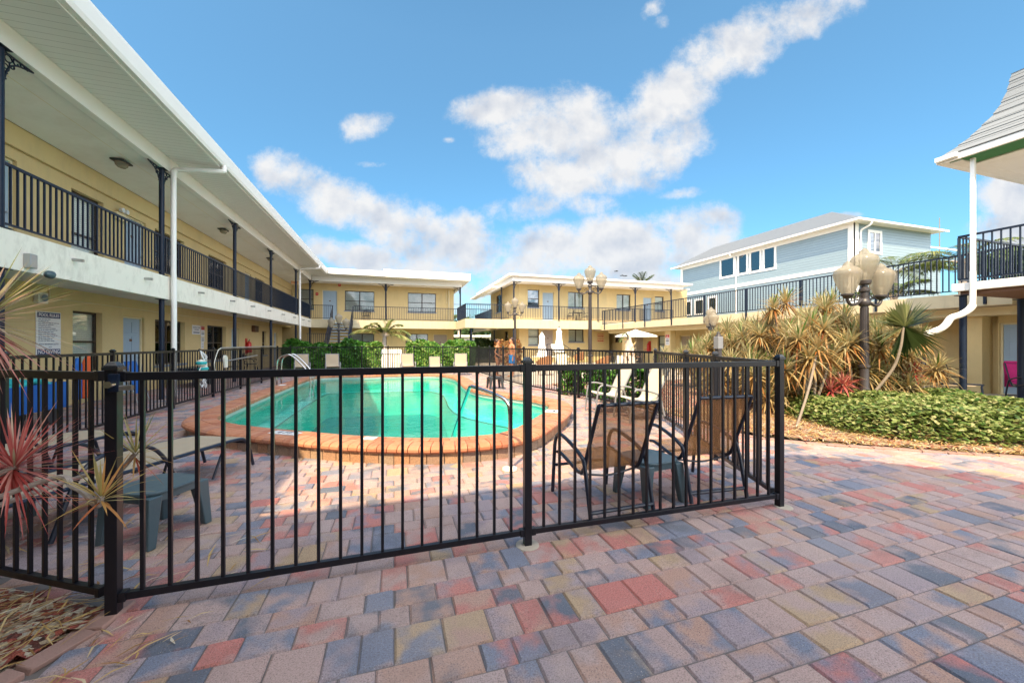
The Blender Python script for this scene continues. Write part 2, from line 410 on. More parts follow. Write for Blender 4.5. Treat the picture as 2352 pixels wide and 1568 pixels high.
# ---------------------------------------------------------------- sun and sky
SUN = Vector((.50, .675, -1.0))
sd = bpy.data.lights.new('sun', 'SUN'); so = bpy.data.objects.new('sun', sd); COL.objects.link(so)
sd.energy = 2.2; sd.angle = math.radians(.5); sd.color = (1.0, .76, .46)
so.rotation_euler = SUN.to_track_quat('-Z', 'Y').to_euler(); so.location = (0, 0, 30)
W = bpy.data.worlds.new('World'); SC.world = W; W.use_nodes = True
def sky_nodes():
    t = NT.__new__(NT); t.t = W.node_tree; t.t.nodes.clear()
    out = t.n('ShaderNodeOutputWorld')
    sky = t.n('ShaderNodeTexSky', sky_type='NISHITA'); sky.sun_disc = False
    sky.sun_elevation = math.atan2(1.0, math.hypot(.5, .675)); sky.sun_rotation = math.atan2(-.5, -.675) % (2*PI)
    sky.air_density = 1.0; sky.dust_density = .35; sky.ozone_density = 2.2; sky.altitude = 5
    # direction -> (k, m): tangent-plane coordinates round the courtyard's long axis
    tc = t.n('ShaderNodeTexCoord').outputs['Generated']
    sp = t.n('ShaderNodeSeparateXYZ'); t.l(tc, sp.inputs[0]); X, Y, Z = sp.outputs
    xf = t.math('SUBTRACT', t.math('MULTIPLY', X, CY), t.math('MULTIPLY', Y, SY))
    yf = t.math('ADD', t.math('MULTIPLY', X, SY), t.math('MULTIPLY', Y, CY))
    yc = t.math('MAXIMUM', yf, .06)
    cb = t.n('ShaderNodeCombineXYZ'); t.l(t.math('DIVIDE', xf, yc), cb.inputs[0]); t.l(t.math('DIVIDE', Z, yc), cb.inputs[1]); cb.inputs[2].default_value = 1.0; P = cb.outputs[0]
    B = [(1350,320,230,105,-10,1),(1150,245,120,48,8,1),(1290,400,120,62,0,1),(1540,230,150,80,35,1),(1680,120,170,70,30,.95),(1850,40,150,50,22,.85),(1560,330,100,60,40,.75),
         (840,292,66,36,10,.75),(856,377,40,9,0,.5),(1030,322,16,9,0,.5),(1520,402,34,16,0,.6),(1578,443,62,14,8,.6),(1500,20,40,20,50,.5),(1518,52,20,16,0,.5),
         (660,405,95,58,-14,1),(780,468,140,62,-24,1),(930,530,150,72,-18,1),(1060,575,140,80,-12,1),(800,585,150,44,-8,1),(1000,625,90,45,0,.9),
         (1250,590,150,85,10,1),(1420,575,150,85,0,1),(1600,555,110,80,0,1),(1640,500,60,40,0,.9),(1350,680,420,75,0,1),(1230,475,110,40,10,.6),(1340,470,70,30,0,.6),
         (1955,492,30,9,0,.8),(2330,450,85,60,0,1),(2380,540,150,70,0,1),(1330,690,700,46,0,.8)]
    d = None
    for (px, py, rx, ry, rot, w) in B:
        kx, my = (px-CX)/F, (HY-py)/F; c_, s_ = math.cos(math.radians(rot)), math.sin(math.radians(rot)); q = None
        for (a_, b_) in ((c_*F/rx, s_*F/rx), (-s_*F/ry, c_*F/ry)):
            dt = t.n('ShaderNodeVectorMath', operation='DOT_PRODUCT'); t.l(P, dt.inputs[0]); dt.inputs[1].default_value = (a_, b_, -(a_*kx + b_*my))
            u = dt.outputs['Value']; q = t.math('MULTIPLY', u, u) if q is None else t.math('MULTIPLY_ADD', u, u, q)
        v = t.math('MULTIPLY_ADD', q, -.74*w, 1.12*w)
        d = v if d is None else t.math('MAXIMUM', d, v)
    # unseen bright cloud cover, added behind and beside the courtyard as fill light
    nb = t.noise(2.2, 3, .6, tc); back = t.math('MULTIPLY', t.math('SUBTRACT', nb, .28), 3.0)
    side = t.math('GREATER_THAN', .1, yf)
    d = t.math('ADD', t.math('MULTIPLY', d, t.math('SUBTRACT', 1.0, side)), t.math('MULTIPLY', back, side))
    n1 = t.noise(6.4, 8, .68, P)
    sh = t.n('ShaderNodeVectorMath', operation='ADD'); t.l(P, sh.inputs[0]); sh.inputs[1].default_value = (-.012, .034, 0)
    s1 = t.noise(7.0, 5, .5, P); n2 = t.noise(7.0, 5, .5, sh.outputs[0])
    dens = t.math('ADD', d, t.math('MULTIPLY', t.math('SUBTRACT', n1, .5), 2.7))
    mask = t.n('ShaderNodeMapRange', interpolation_type='SMOOTHSTEP'); t.l(dens, mask.inputs[0]); mask.inputs[1].default_value = .16; mask.inputs[2].default_value = 1.05
    hz = t.n('ShaderNodeMapRange'); t.l(Z, hz.inputs[0]); hz.inputs[1].default_value = .0; hz.inputs[2].default_value = .32
    lit = t.math('ADD', t.math('MULTIPLY', t.math('SUBTRACT', s1, n2), 3.0), .86)
    core = t.math('MULTIPLY', t.math('SUBTRACT', dens, .75), t.math('MULTIPLY_ADD', hz.outputs[0], -.50, .62), clamp=True)
    lit = t.math('SUBTRACT', lit, core, clamp=True)
    cc = t.mix(lit, (.52,.59,.72), (1.0,.985,.97))
    cc = t.mix(t.math('MULTIPLY', t.math('SUBTRACT', 1.0, hz.outputs[0]), .35), cc, (.62,.66,.78))
    sat = t.n('ShaderNodeHueSaturation'); sat.inputs['Saturation'].default_value = 1.12; zr = t.n('ShaderNodeMapRange'); t.l(Z, zr.inputs[0]); zr.inputs[1].default_value = 0.0; zr.inputs[2].default_value = .62
    low = t.mix(zr.outputs[0], (.40,.60,.66), (.96,1.10,.97)); t.l(t.mix(1.0, sky.outputs[0], low, 'MULTIPLY'), sat.inputs['Color'])
    b1 = t.n('ShaderNodeBackground'); t.l(sat.outputs[0], b1.inputs[0]); b1.inputs[1].default_value = SKY
    b2 = t.n('ShaderNodeBackground'); t.l(cc, b2.inputs[0]); t.l(t.math('ADD', t.math('MULTIPLY', side, BACK_FILL-CLOUD), CLOUD), b2.inputs[1])
    mx = t.n('ShaderNodeMixShader'); t.l(t.math('MULTIPLY', mask.outputs[0], .94), mx.inputs[0]); t.l(b1.outputs[0], mx.inputs[1]); t.l(b2.outputs[0], mx.inputs[2])
    t.l(mx.outputs[0], out.inputs[0])
SKY, CLOUD, BACK_FILL = .067, .225, 1.3
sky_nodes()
vs = SC.view_settings; vs.view_transform = 'Standard'; vs.look = 'None'; vs.exposure = 2.08; vs.gamma = 1.0
SC.cycles.max_bounces = 6; SC.cycles.diffuse_bounces = 3; SC.cycles.glossy_bounces = 3; SC.cycles.transmission_bounces = 4; SC.cycles.transparent_max_bounces = 14
# ================================================================ ground, paving, pool
def sheet(name, poly, z, mat, kind='structure'):
    b = MB(); b.face([(p[0], p[1], z) for p in poly]); o = b.build(name, mat); return struct(o, kind)
COPE = [(-2.78,7.4),(-2.45,6.75),(-1.95,6.25),(-1.22,5.72),(-.45,5.2),(.39,4.82),(1.0,4.74),(1.5,4.9),(2.04,5.5),(2.55,6.15),(2.93,6.89),(2.85,7.6),(2.45,8.4),(2.0,9.4),(1.9,10.6),(2.0,12.2),(2.0,13.6),(1.55,14.75),(.5,15.1),(-.96,15.15),(-2.1,15.35),(-2.65,14.9),(-2.8,13.3),(-2.85,11.2),(-2.85,9.1)]
POOL = [(p.x, p.y) for p in smooth_loop([(a, b, 0) for a, b in COPE], 6)]
OUT = offset_loop(POOL, .40)
PAVE = [(-6.98,-3),(9.6,-3),(8.5,1.5),(7.5,2.4),(7.34,2.57),(6.4,3.21),(5.4,3.92),(5.03,4.5),(5.03,5.6),(5.6,8.6),(5.05,11.95),(3.78,11.97),(3.78,14),(3.7,19.2),(-1.5,20.0),(-5.4,23),(-5.4,29),(-6.98,29)]
BEDL = [(-1.40,2.52),(-1.44,2.3),(-1.62,2.02),(-1.95,1.45),(-2.2,.6),(-2.3,-1),(-6.9,-1),(-6.9,5.7),(-4.55,4.36)]
def pavers():
    g = .075; x0, y0, x1, y1 = -7.2, -3.0, 9.8, 29.0
    b = MB(); rn = random.Random(5); yb_ = y0; prev = []
    while yb_ < y1:                            # courses of random lengths, joints kept off the joints of the course below
        h = rn.choice((2,2,2,3)); xs_ = x0 - rn.choice((0,1,2))*g; cur = []; row = []
        while xs_ < x1:
            w = rn.choice((2,3,3)) if h == 2 else rn.choice((2,2,3))
            if any(abs(xs_+w*g-q) < .02 for q in prev) and rn.random() < .85: w = 5-w
            row.append((xs_, xs_+w*g)); xs_ += w*g; cur.append(xs_)
        prev = cur; ya, yb = yb_, yb_+h*g; yb_ = yb
        for xa, xb in row:
            c = ((xa+xb)/2, (ya+yb)/2)
            if not inside(c, PAVE) or inside(c, BEDL) or inside(c, OUTI): continue
            e, r = .0018, .0115
            t = rn.random(); dz = rn.uniform(-.0022, .0012); sx, sy = rn.uniform(-.003,.003), rn.uniform(-.003,.003)
            n = len(b.v)
            j4 = lambda q: q + rn.uniform(-.0022, .0022)
            o = [(xa+e,ya+e),(xb-e,ya+e),(xb-e,yb-e),(xa+e,yb-e)]
            it = [(xa+r,ya+r),(xb-r,ya+r),(xb-r,yb-r),(xa+r,yb-r)]
            near = c[1] < 8
            b.v += [(j4(p[0]), j4(p[1]), -.011) for p in o]
            b.v += [(j4(p[0]), j4(p[1]), dz + sx*(1 if q in (1,2) else -1)*.4 + sy*(1 if q > 1 else -1)*.4) for q, p in enumerate(it)]
            b.idx([(4,5,6,7),(0,1,5,4),(1,2,6,5),(2,3,7,6),(3,0,4,7)], n, t)
    return b
OUTI = [tuple(p) for p in offset_loop(POOL, .30)]
struct(pavers().build('paved_patio', M['paver'], tint=True))
def ringface(name, outer, inner, z, mat):
    b = MB(); n = len(outer)
    for i in range(n):
        k = (i+1) % n; b.face([(*outer[i], z), (*outer[k], z), (*inner[k], z), (*inner[i], z)])
    return struct(b.build(name, mat))
# bedding sand under the pavers: an outline with the pool cut out, bridged at one edge
q = min(range(len(OUTI)), key=lambda i: OUTI[i][1]); hole = [OUTI[(q-i) % len(OUTI)] for i in range(len(OUTI)+1)]
outl = [(-7,-3),(9.7,-3),(8.3,2.0),(5.7,4.2),(5.7,11.9),(3.9,12.2),(3.8,21),(-7,30)]
sb = MB(); sb.face([(x, y, -.0105) for x, y in [outl[0], (hole[0][0]-.001, -3)] + hole + [(hole[0][0]+.001, -3)] + outl[1:]])
struct(sb.build('bedding_sand', M['sand']))
sheet('rear_patio', [(3.72,12.02),(14.0,12.02),(14.7,13.5),(14.7,25.0),(9.5,27.0),(4.4,27.0),(3.72,19.2)], -.006, M['concrete'])
sheet('side_patio', [(11.2,-2),(18,-2),(18,13.5),(14.7,13.5),(14,12),(11.2,7.2)], -.008, M['concrete'])
BEDR = [(7.5,2.40),(7.36,2.60),(6.42,3.24),(5.44,3.94),(5.06,4.55),(5.06,5.6),(5.66,8.6),(5.06,11),(5.06,11.98),(13.9,11.98),(11.15,7.2),(11.15,2.0),(8.5,1.6)]
def bumpy(poly, z, h, step, seed):
    rn = random.Random(seed); xs = [p[0] for p in poly]; ys = [p[1] for p in poly]; b = MB()
    nx = int((max(xs)-min(xs))/step)+1; ny = int((max(ys)-min(ys))/step)+1; idx = {}
    def vert(i, j):
        if (i, j) not in idx:
            idx[(i, j)] = len(b.v); b.v.append((min(xs)+i*step+rn.uniform(-.3,.3)*step, min(ys)+j*step+rn.uniform(-.3,.3)*step, z + rn.uniform(0, h)))
        return idx[(i, j)]
    for i in range(nx):
        for j in range(ny):
            if all(inside((min(xs)+(i+p)*step, min(ys)+(j+r)*step), poly) for p in (0,1) for r in (0,1)):
                b.f.append((vert(i,j), vert(i+1,j), vert(i+1,j+1), vert(i,j+1))); b.t.append(.5)
    return b
bl = bumpy(BEDL, -.005, .035, .07, 3); bl.face([(x, y, -.009) for x, y in BEDL])
struct(bl.build('mulch_bed', M['mulch'], smooth=True))
br = bumpy(BEDR, .0, .05, .12, 4); br.face([(x, y, -.0115) for x, y in BEDR])
struct(br.build('mulch_bed', M['mulch'], smooth=True))
def edging(pts, w=.10, step=.2):
    b = MB(); rn = random.Random(9); P = curve3([(x, y, 0) for x, y in pts], 10)
    L = 0; last = P[0]
    for p in P[1:]:
        if (p-last).length > step:
            d = (p-last).normalized(); c = (p+last)/2
            b.tint = rn.random(); b.obox((c.x, c.y, .0), d*((p-last).length/2-.006), Vector((-d.y, d.x, 0))*(w/2), (rn.uniform(-.01,.01),0,.016)); last = p
    return b
tag(edging([(7.5,2.38),(7.34,2.55),(6.4,3.19),(5.4,3.9),(5.03,4.5),(5.03,5.6),(5.6,8.5)]).build('bed_edging', M['kerb'], bevel=.006), 'curved brick edging between the tan path and the shrub bed', 'edging')
tag(edging([(-1.37,2.56),(-1.40,2.35),(-1.58,2.03),(-1.9,1.45),(-2.15,.6)]).build('bed_edging', M['kerb'], bevel=.006), 'low brick edging round the straw covered bed at the fence corner', 'edging')
# ---------------------------------------------------------------- the pool
pool = thing('swimming_pool', 'curved raised swimming pool with brick coping and turquoise water', 'pool', (0,9,0))
def pool_parts():
    n = len(POOL); rn = random.Random(8)
    per = [0.]
    for i in range(n): per.append(per[-1] + (Vector(POOL[(i+1)%n]) - Vector(POOL[i])).length)
    T = per[-1]
    def atlen(s, d):
        s = s % T; i = 0
        lo, hi = 0, n
        while hi-lo > 1:
            m = (lo+hi)//2
            if per[m] <= s: lo = m
            else: hi = m
        i = lo; f = (s-per[i])/max(1e-6, per[i+1]-per[i]); a, b = OFF[d][i], OFF[d][(i+1) % n]
        return a[0]+(b[0]-a[0])*f, a[1]+(b[1]-a[1])*f
    OFF = {}
    prof = [(-.03,.135),(-.03,.195),(-.012,.215),(.16,.218),(.335,.215),(.38,.203),(.405,.178),(.405,.150),(.385,.128)]
    for d, z in prof: OFF[d] = [tuple(p) for p in offset_loop(POOL, d)]
    for d in (.165,.171,.20,.33,.355): OFF[d] = [tuple(p) for p in offset_loop(POOL, d)]
    b = MB(); N = int(T/.112); gap = .004
    rows = [[(-.03,.135),(-.03,.195),(-.012,.215),(.165,.218),(.165,.18)], [(.171,.18),(.171,.218),(.335,.215),(.38,.203),(.405,.178),(.405,.150),(.385,.128)]]
    for ri, row in enumerate(rows):
        for i in range(N):
            s0 = T*(i+.5*ri)/N + gap; s1 = T*(i+1+.5*ri)/N - gap; t = rn.random(); dz = rn.uniform(-.002,.002)
            base = len(b.v)
            for s in (s0, s1):
                for d, z in row: x, y = atlen(s, d); b.v.append((x, y, z+dz))
            m = len(row)
            b.idx([(k, m+k, m+k+1, k+1) for k in range(m-1)] + [tuple(range(m)), tuple(reversed(range(m, 2*m)))], base, t)
    b.build('coping', M['brick'], pool, tint=True)
    b = MB(); 
    for i in range(int(T/.05)):
        s0, s1 = T*i/int(T/.05), T*(i+1)/int(T/.05)
        b.face([(*atlen(s0,.33),.207),(*atlen(s1,.33),.207),(*atlen(s1,-.012),.207),(*atlen(s0,-.012),.207)][::-1])
        b.face([(*atlen(s0,.33),.02),(*atlen(s1,.33),.02),(*atlen(s1,.33),.207),(*atlen(s0,.33),.207)])
    b.build('mortar_bed', M['sand'], pool)
    b = MB(); N = int(T/.17)
    for i in range(N):
        s0 = T*i/N + .004; s1 = T*(i+1)/N - .004; t = rn.random(); q = rn.uniform(0,.006)
        base = len(b.v)
        for s in (s0, s1):
            for d, z in ((.20,-.03),(.355,-.03),(.355,.118),(.33,.132),(.20,.132)):
                x, y = atlen(s, d); b.v.append((x, y, z))
        b.idx([(k, 5+k, 5+k+1, k+1) for k in range(4)] + [tuple(range(5)), tuple(reversed(range(5, 10)))], base, t)
    b.build('raised_wall', M['wallblock'], pool, tint=True)
    b = MB()
    for i in range(n):
        k = (i+1) % n; p, q2 = POOL[i], POOL[k]
        b.face([(*p,-1.25),(*q2,-1.25),(*q2,.03),(*p,.03)])
    b.build('basin_wall', M['plaster'], pool)
    b = MB(); b.face([(p[0],p[1],-1.25) for p in POOL]); b.build('basin_floor', M['aqua'], pool)
    b = MB(); e1 = offset_loop(POOL, -.42); e2 = offset_loop(POOL, -.45)
    for i in range(n):
        k = (i+1) % n; b.face([(*POOL[i],-.40),(*POOL[k],-.40),(*e1[k],-.40),(*e1[i],-.40)]); b.face([(*e2[i],-1.25),(*e2[k],-1.25),(*e2[k],-.41),(*e2[i],-.41)][::-1])
    b.build('bench', M['plaster'], pool)
    b = MB()
    for i in range(n):
        k = (i+1) % n; b.face([(*e1[i],-.397),(*e1[k],-.397),(*e2[k],-.397),(*e2[i],-.397)][::-1])
    b.build('bench_edge', M['darktile'], pool)
    b = MB()
    step = [p for p in POOL if p[1] < 6.4 and p[0] > .1]
    cx, cy = 1.0, 5.9
    for kk, (sc, z) in enumerate(((1.0,-.28),(.72,-.62),(.42,-.95))):
        poly = [(p[0], p[1]) for p in step]; e0, e1 = Vector(poly[0]), Vector(poly[-1])
        mid = (e0+e1)/2; inner = [(e1 + (e0-e1)*f + Vector((-.35,.8))*sc*math.sin(PI*f)*.9) for f in (.15,.3,.5,.7,.85)]
        b.prism(poly + [tuple(p) for p in inner], -1.25 + .01*kk, z)
    b.build('entry_steps', M['plaster'], pool)
    b = MB(); inn = offset_loop(POOL, .004)
    for i in range(n):
        k = (i+1) % n; b.face([(*POOL[i],.031),(*POOL[k],.031),(*POOL[k],.137),(*POOL[i],.137)])
    b.build('tile_band', M['tileband'], pool)
    b = MB(); b.face([(p[0],p[1],.075) for p in OFF[-.012]]); struct(b.build('water', M['water']))
pool_parts()
def marker(px, py, rz, w, h, lines, blank=False):
    x, y, z = gp(px, py, .221); b = MB(); c, s = math.cos(rz), math.sin(rz)
    b.obox((x,y,.2225), (c*w/2,s*w/2,0), (-s*h/2,c*h/2,0), (0,0,.003)); o = b.build('depth_tile', M['signwhite'], pool)
    for (dx, dy, t, sz) in lines:
        off = Vector((x + c*dx - s*dy, y + s*dx + c*dy, .2265)); text('tile_lettering', t, off, (0,0,rz), sz, M['ink'], o)
    return o
marker(655, 994, math.radians(-34), .42, .15, [(0,0,'4 FT',.13)])
marker(1410*.60215, 1671*.60215, math.radians(-24), .16, .13, [])
marker(1268, 944, math.radians(58), .26, .24, [(0,.06,'NO',.07),(0,-.04,'DIVING',.055)])
marker(648, 884, math.radians(90), .3, .16, [])
# the ground: one sheet to the horizon with the pool outline cut out
gq = [(p[0],p[1]) for p in offset_loop(POOL, .25)]; q = min(range(len(gq)), key=lambda i: gq[i][1]); hole = [gq[(q-i) % len(gq)] for i in range(len(gq)+1)]
gb = MB(); gb.face([(x, y, -.045) for x, y in [(-260,-200), (hole[0][0]-.001,-200)] + hole + [(hole[0][0]+.001,-200), (260,-200), (260,700), (-260,700)]])
struct(gb.build('ground', M['lawn']))
# ================================================================ fences
PK = None
def fence_run(name, label, pts, sep=True, zt=1.24, zb=.075, posts=None, spacing=.1165, capw=.066, slats=True, mat='fence', latch=None):
    f = thing(name, label, 'fence', (pts[0][0], pts[0][1], 0), 'black picket fences round the pool')
    posts = range(len(pts)) if posts is None else posts
    for i in posts:
        x, y = pts[i]; d = Vector((pts[min(i+1,len(pts)-1)][0]-pts[max(i-1,0)][0], pts[min(i+1,len(pts)-1)][1]-pts[max(i-1,0)][1], 0)).normalized(); s = Vector((-d.y, d.x, 0))
        b = MB(); b.obox((x,y,.625), d*.0255, s*.0255, (0,0,.635)); po = b.build('post', M[mat], f, bevel=.003)
        b = MB(); n = len(b.v); r = capw/2
        b.obox((x,y,1.262), d*r, s*r, (0,0,.009)); b.obox((x,y,1.273), d*(r*.86), s*(r*.86), (0,0,.003))
        base = len(b.v); c = Vector((x,y,0))
        for k, (rr, z) in enumerate(((r*.84,1.276),(r*.45,1.296))):
            for (ii, jj) in ((-1,-1),(1,-1),(1,1),(-1,1)): b.v.append(tuple(c + d*rr*ii + s*rr*jj + Vector((0,0,z))))
        b.idx([(4,5,6,7),(0,1,5,4),(1,2,6,5),(2,3,7,6),(3,0,4,7)], base)
        b.build('post_cap', M['cap'], po, bevel=.002)
    for i in range(len(pts)-1):
        p = Vector((*pts[i],0)); q = Vector((*pts[i+1],0)); d = (q-p).normalized(); L = (q-p).length; a = p + d*.0265; e = q - d*.0265
        b = MB(); U = Vector((0,0,1))
        b.bar(a+U*(zt-.021), e+U*(zt-.021), .036, .042)
        if sep:
            for w, sgn in ((a,1),(e,-1)): b.bar(w+U*(zt-.021), w+d*(sgn*.03)+U*(zt-.021), .046, .052)
            lo = MB(); lo.bar(a+U*(zb+.018), e+U*(zb+.018), .032, .036)
            for w, sgn in ((a,1),(e,-1)): lo.bar(w+U*(zb+.018), w+d*(sgn*.03)+U*(zb+.018), .044, .048)
            lo.build('bottom_rail', M[mat], f, bevel=.002)
        else: b.bar(a+U*(zb+.018), e+U*(zb+.018), .032, .036)
        n = max(2, round(L/spacing)); st = L/n
        if sep:
            pn = b.build('top_rail', M[mat], f, bevel=.002)
            k0 = None
            for k in range(1, n):
                c = p + d*(st*k)
                if k0 is None:
                    m = MB(); s = Vector((-d.y, d.x, 0)); m.obox(c+U*((zt+zb)/2+.0), d*.0088, s*.0088, U*((zt-zb)/2-.02)); k0 = m.build('picket', M[mat], pn, bevel=.0015); c0 = c
                else:
                    o = k0.copy(); COL.objects.link(o); o.parent = pn; o.location = k0.location + (c-c0)
        else:
            for k in range(1, n):
                c = p + d*(st*k); s = Vector((-d.y, d.x, 0)); b.obox(c+U*((zt+zb)/2), d*.0088, s*.0088, U*((zt-zb)/2-.02))
            b.build('picket_panel', M[mat], f)
    return f
fence_run('pool_fence', 'black picket fence across the foreground in front of the pool', [(-1.37,2.46),(.88,2.47),(3.15,2.42)])
fence_run('pool_fence', 'black picket fence angled off behind the near left dracaena', [(-1.43,2.52),(-2.95,3.41),(-4.44,4.28)], posts=(1,2))
# tall feet of the front fence, on the paving
fl = thing('post_footing', 'pale concrete footing of the middle front fence post', 'footing', (.88,2.47,0)); MB().lathe([(.085,-.01),(.08,.003),(.05,.006)], (.88,2.47,0), 18).build('footing', M['concrete'], fl)
fl = thing('post_footing', 'pale concrete footing at the right front corner post', 'footing', (3.15,2.42,0)); MB().lathe([(.075,-.01),(.07,.002),(.05,.005)], (3.17,2.40,0), 18).build('footing', M['concrete'], fl)
fence_run('pool_fence', 'long black picket fence along the left side of the pool by the gallery', [(-4.46,6.15),(-4.47,8.0),(-4.5,9.87),(-4.5,11.75),(-4.48,13.55),(-4.46,15.4),(-4.46,17.3),(-4.46,19.3)], sep=False)
fence_run('pool_fence', 'short black picket fence between the angled run and the left side', [(-4.46,4.34),(-4.46,6.15)], sep=False, posts=())
fence_run('pool_fence', 'black picket fence running back from the right corner beside the chairs', [(3.17,2.48),(3.68,3.62),(4.11,4.58),(4.88,6.25)], posts=(1,2,3))
fence_run('pool_fence', 'black picket fence in front of the small shrubs behind the cream chairs', [(4.86,6.28),(4.50,8.75),(3.92,11.35)], sep=False, posts=(1,2))
fence_run('pool_fence', 'black picket fence at the far right of the pool beside two people', [(3.90,11.4),(3.80,13.3),(3.76,15.2),(3.72,17.1),(3.70,19.1)], sep=False, posts=(1,2,3,4))
fence_run('pool_fence', 'far black picket fence in front of the hedge and white screen', [(-4.44,19.35),(-2.9,20.2),(-1.5,19.85),(-.28,19.46),(.93,19.08),(2.3,18.9),(3.68,19.1)], sep=False, posts=(1,2,3,4,5))
# gate hardware on the left front post
h = thing('gate_latch', 'black latch with round knob on the left front fence post', 'latch', (-1.35,2.42,1.2))
MB().obox((-1.345,2.416,1.19), (.022,0,0), (0,.008,0), (0,0,.045)).build('plate', M['iron'], h, bevel=.003)
MB().tube([(-1.345,2.41,1.185),(-1.345,2.37,1.185)], .017, 12).build('knob', M['chrome'], h, smooth=True)
MB().obox((-1.30,2.42,1.165), (.03,0,0), (0,.01,0), (0,0,.012)).build('bolt', M['steel'], h, bevel=.002)
# ================================================================ buildings
class Fr:                                   # wall frame: a along the wall, n outward, z up
    def __init__(s, axis, c, d): s.axis, s.c, s.d = axis, c, d
    def p(s, a, n, z): return (s.c + s.d*n, a, z) if s.axis == 'x' else (a, s.c + s.d*n, z)
    def box(s, b, a0, a1, n0, n1, z0, z1):
        p, q = s.p(a0, n0, z0), s.p(a1, n1, z1); return b.box(p[0], q[0], p[1], q[1], p[2], q[2])
    def rot(s): return RMY if s.axis == 'y' else (RX if s.d > 0 else RMX)
def wall(b, fr, a0, a1, z0, z1, ops, th=.2):
    ops = sorted(ops); a = a0
    for (o0, o1, y0, y1) in ops:
        if o0 > a: fr.box(b, a, o0, -th, 0, z0, z1)
        if y0 > z0: fr.box(b, o0, o1, -th, 0, z0, y0)
        if y1 < z1: fr.box(b, o0, o1, -th, 0, y1, z1)
        a = o1
    if a < a1: fr.box(b, a, a1, -th, 0, z0, z1)
def window(par, fr, a0, a1, z0, z1, style='dbl', rec=.11, frame='winframe', glass='glass', blind='blind', sill=True, split=None):
    b = MB(); w = .045; n0, n1 = -rec-.05, -rec
    fr.box(b, a0, a1, n0, n1, z0, z0+w); fr.box(b, a0, a1, n0, n1, z1-w, z1)
    fr.box(b, a0, a0+w, n0, n1, z0+w, z1-w); fr.box(b, a1-w, a1, n0, n1, z0+w, z1-w)
    zm = (z0+z1)/2; am = (a0+a1)/2; e = .022
    if style in ('dbl', 'slide'):
        fr.box(b, am-.035, am+.035, n0, n1+.003, z0+w, z1-w)
    if style == 'dbl':
        fr.box(b, a0+w, am-.035, n0, n1+.006, zm-e, zm+e); fr.box(b, am+.035, a1-w, n0, n1+.006, zm-e, zm+e)
    if style == 'sh': fr.box(b, a0+w, a1-w, n0, n1+.006, zm-e, zm+e)
    wn = b.build('window', M[frame], par, bevel=.003)
    if style == 'slide':                    # one leaf with a pale curtain, one dark
        b = MB(); fr.box(b, a0+w, am-.035, -rec-.034, -rec-.028, z0+w, z1-w); fr.box(b, am+.035, a1-w, -rec-.040, -rec-.034, z0+w, z1-w)
    else:
        b = MB(); fr.box(b, a0+w, a1-w, -rec-.034, -rec-.028, z0+w, z1-w)
    b.build('pane', M[glass], wn)
    b = MB(); fr.box(b, a0, a1, -rec-.075, -rec-.065, z0+w, z1-w); b.build('blind', M[blind], wn)
    if sill:
        b = MB(); fr.box(b, a0-.05, a1+.05, -rec+.003, .05, z0-.07, z0-.003); b.build('sill', M['sill'], wn, bevel=.004)
    return wn
def door(par, fr, a0, a1, z0, z1, mat='doorblue', rec=.09, knob=1, frame='stucco_pale', number=False, label=None):
    b = MB(); w = .045
    fr.box(b, a0+w, a1-w, -rec-.045, -rec, z0+.02, z1-w)
    W = a1-a0-2*w; A = a0+w; hh = z1-z0
    for (fz0, fz1) in ((.10,.36),(.42,.74),(.79,.93)):         # six raised panels
        for (fa0, fa1) in ((.12,.44),(.56,.88)):
            fr.box(b, A+W*fa0, A+W*fa1, -rec, -rec+.010, z0+hh*fz0, z0+hh*fz1)
    d = b.build('door', M[mat], par, bevel=.006, label=label)
    b = MB(); fr.box(b, a0, a0+w, -rec-.06, -rec+.03, z0, z1); fr.box(b, a1-w, a1, -rec-.06, -rec+.03, z0, z1); fr.box(b, a0+w, a1-w, -rec-.06, -rec+.03, z1-w, z1)
    b.build('door_frame', M[frame], d, bevel=.003)
    ak = a1-w-.09 if knob > 0 else a0+w+.09
    b = MB(); b.tube([fr.p(ak, -rec, z0+.98), fr.p(ak, -rec+.06, z0+.98)], .022, 10); b.build('handle', M['steel'], d, smooth=True)
    if number:
        c = fr.p((a0+a1)/2, -rec+.014, z0+1.48); b = MB(); fr.box(b, (a0+a1)/2-.06, (a0+a1)/2+.06, -rec, -rec+.012, z0+1.45, z0+1.52); b.build('number_plate', M['wood'], d, bevel=.004)
    return d
def railing(par, pts, z0, z1, mat='iron', spacing=.125, name='balcony_railing', posts=False):
    b = MB(); U = Vector((0,0,1))
    for i in range(len(pts)-1):
        p = Vector((*pts[i],0)); q = Vector((*pts[i+1],0)); d = (q-p).normalized(); L = (q-p).length; s = Vector((-d.y,d.x,0))
        b.bar(p+U*(z1-.02), q+U*(z1-.02), .045, .04); b.bar(p+U*(z0+.09), q+U*(z0+.09), .03, .03)
        n = max(1, round(L/spacing))
        for k in range(n+1):
            c = p + d*(L*k/n); big = posts and k % 16 == 0
            b.obox(c+U*((z0+z1)/2-.01 if big else (z0+z1)/2+.025), d*(.02 if big else .0115), s*(.02 if big else .0115), U*((z1-z0)/2-.03 if big else (z1-z0)/2-.065))
    return b.build(name, M[mat], par)
def scroll(b, c, r, a0, a1, ux, uz, th=.011):
    pts = [Vector(c) + Vector(ux)*(r*math.cos(a0+(a1-a0)*i/12)*(1-.5*i/12)) + Vector(uz)*(r*math.sin(a0+(a1-a0)*i/12)*(1-.5*i/12)) for i in range(13)]
    b.tube(pts, th, 5)
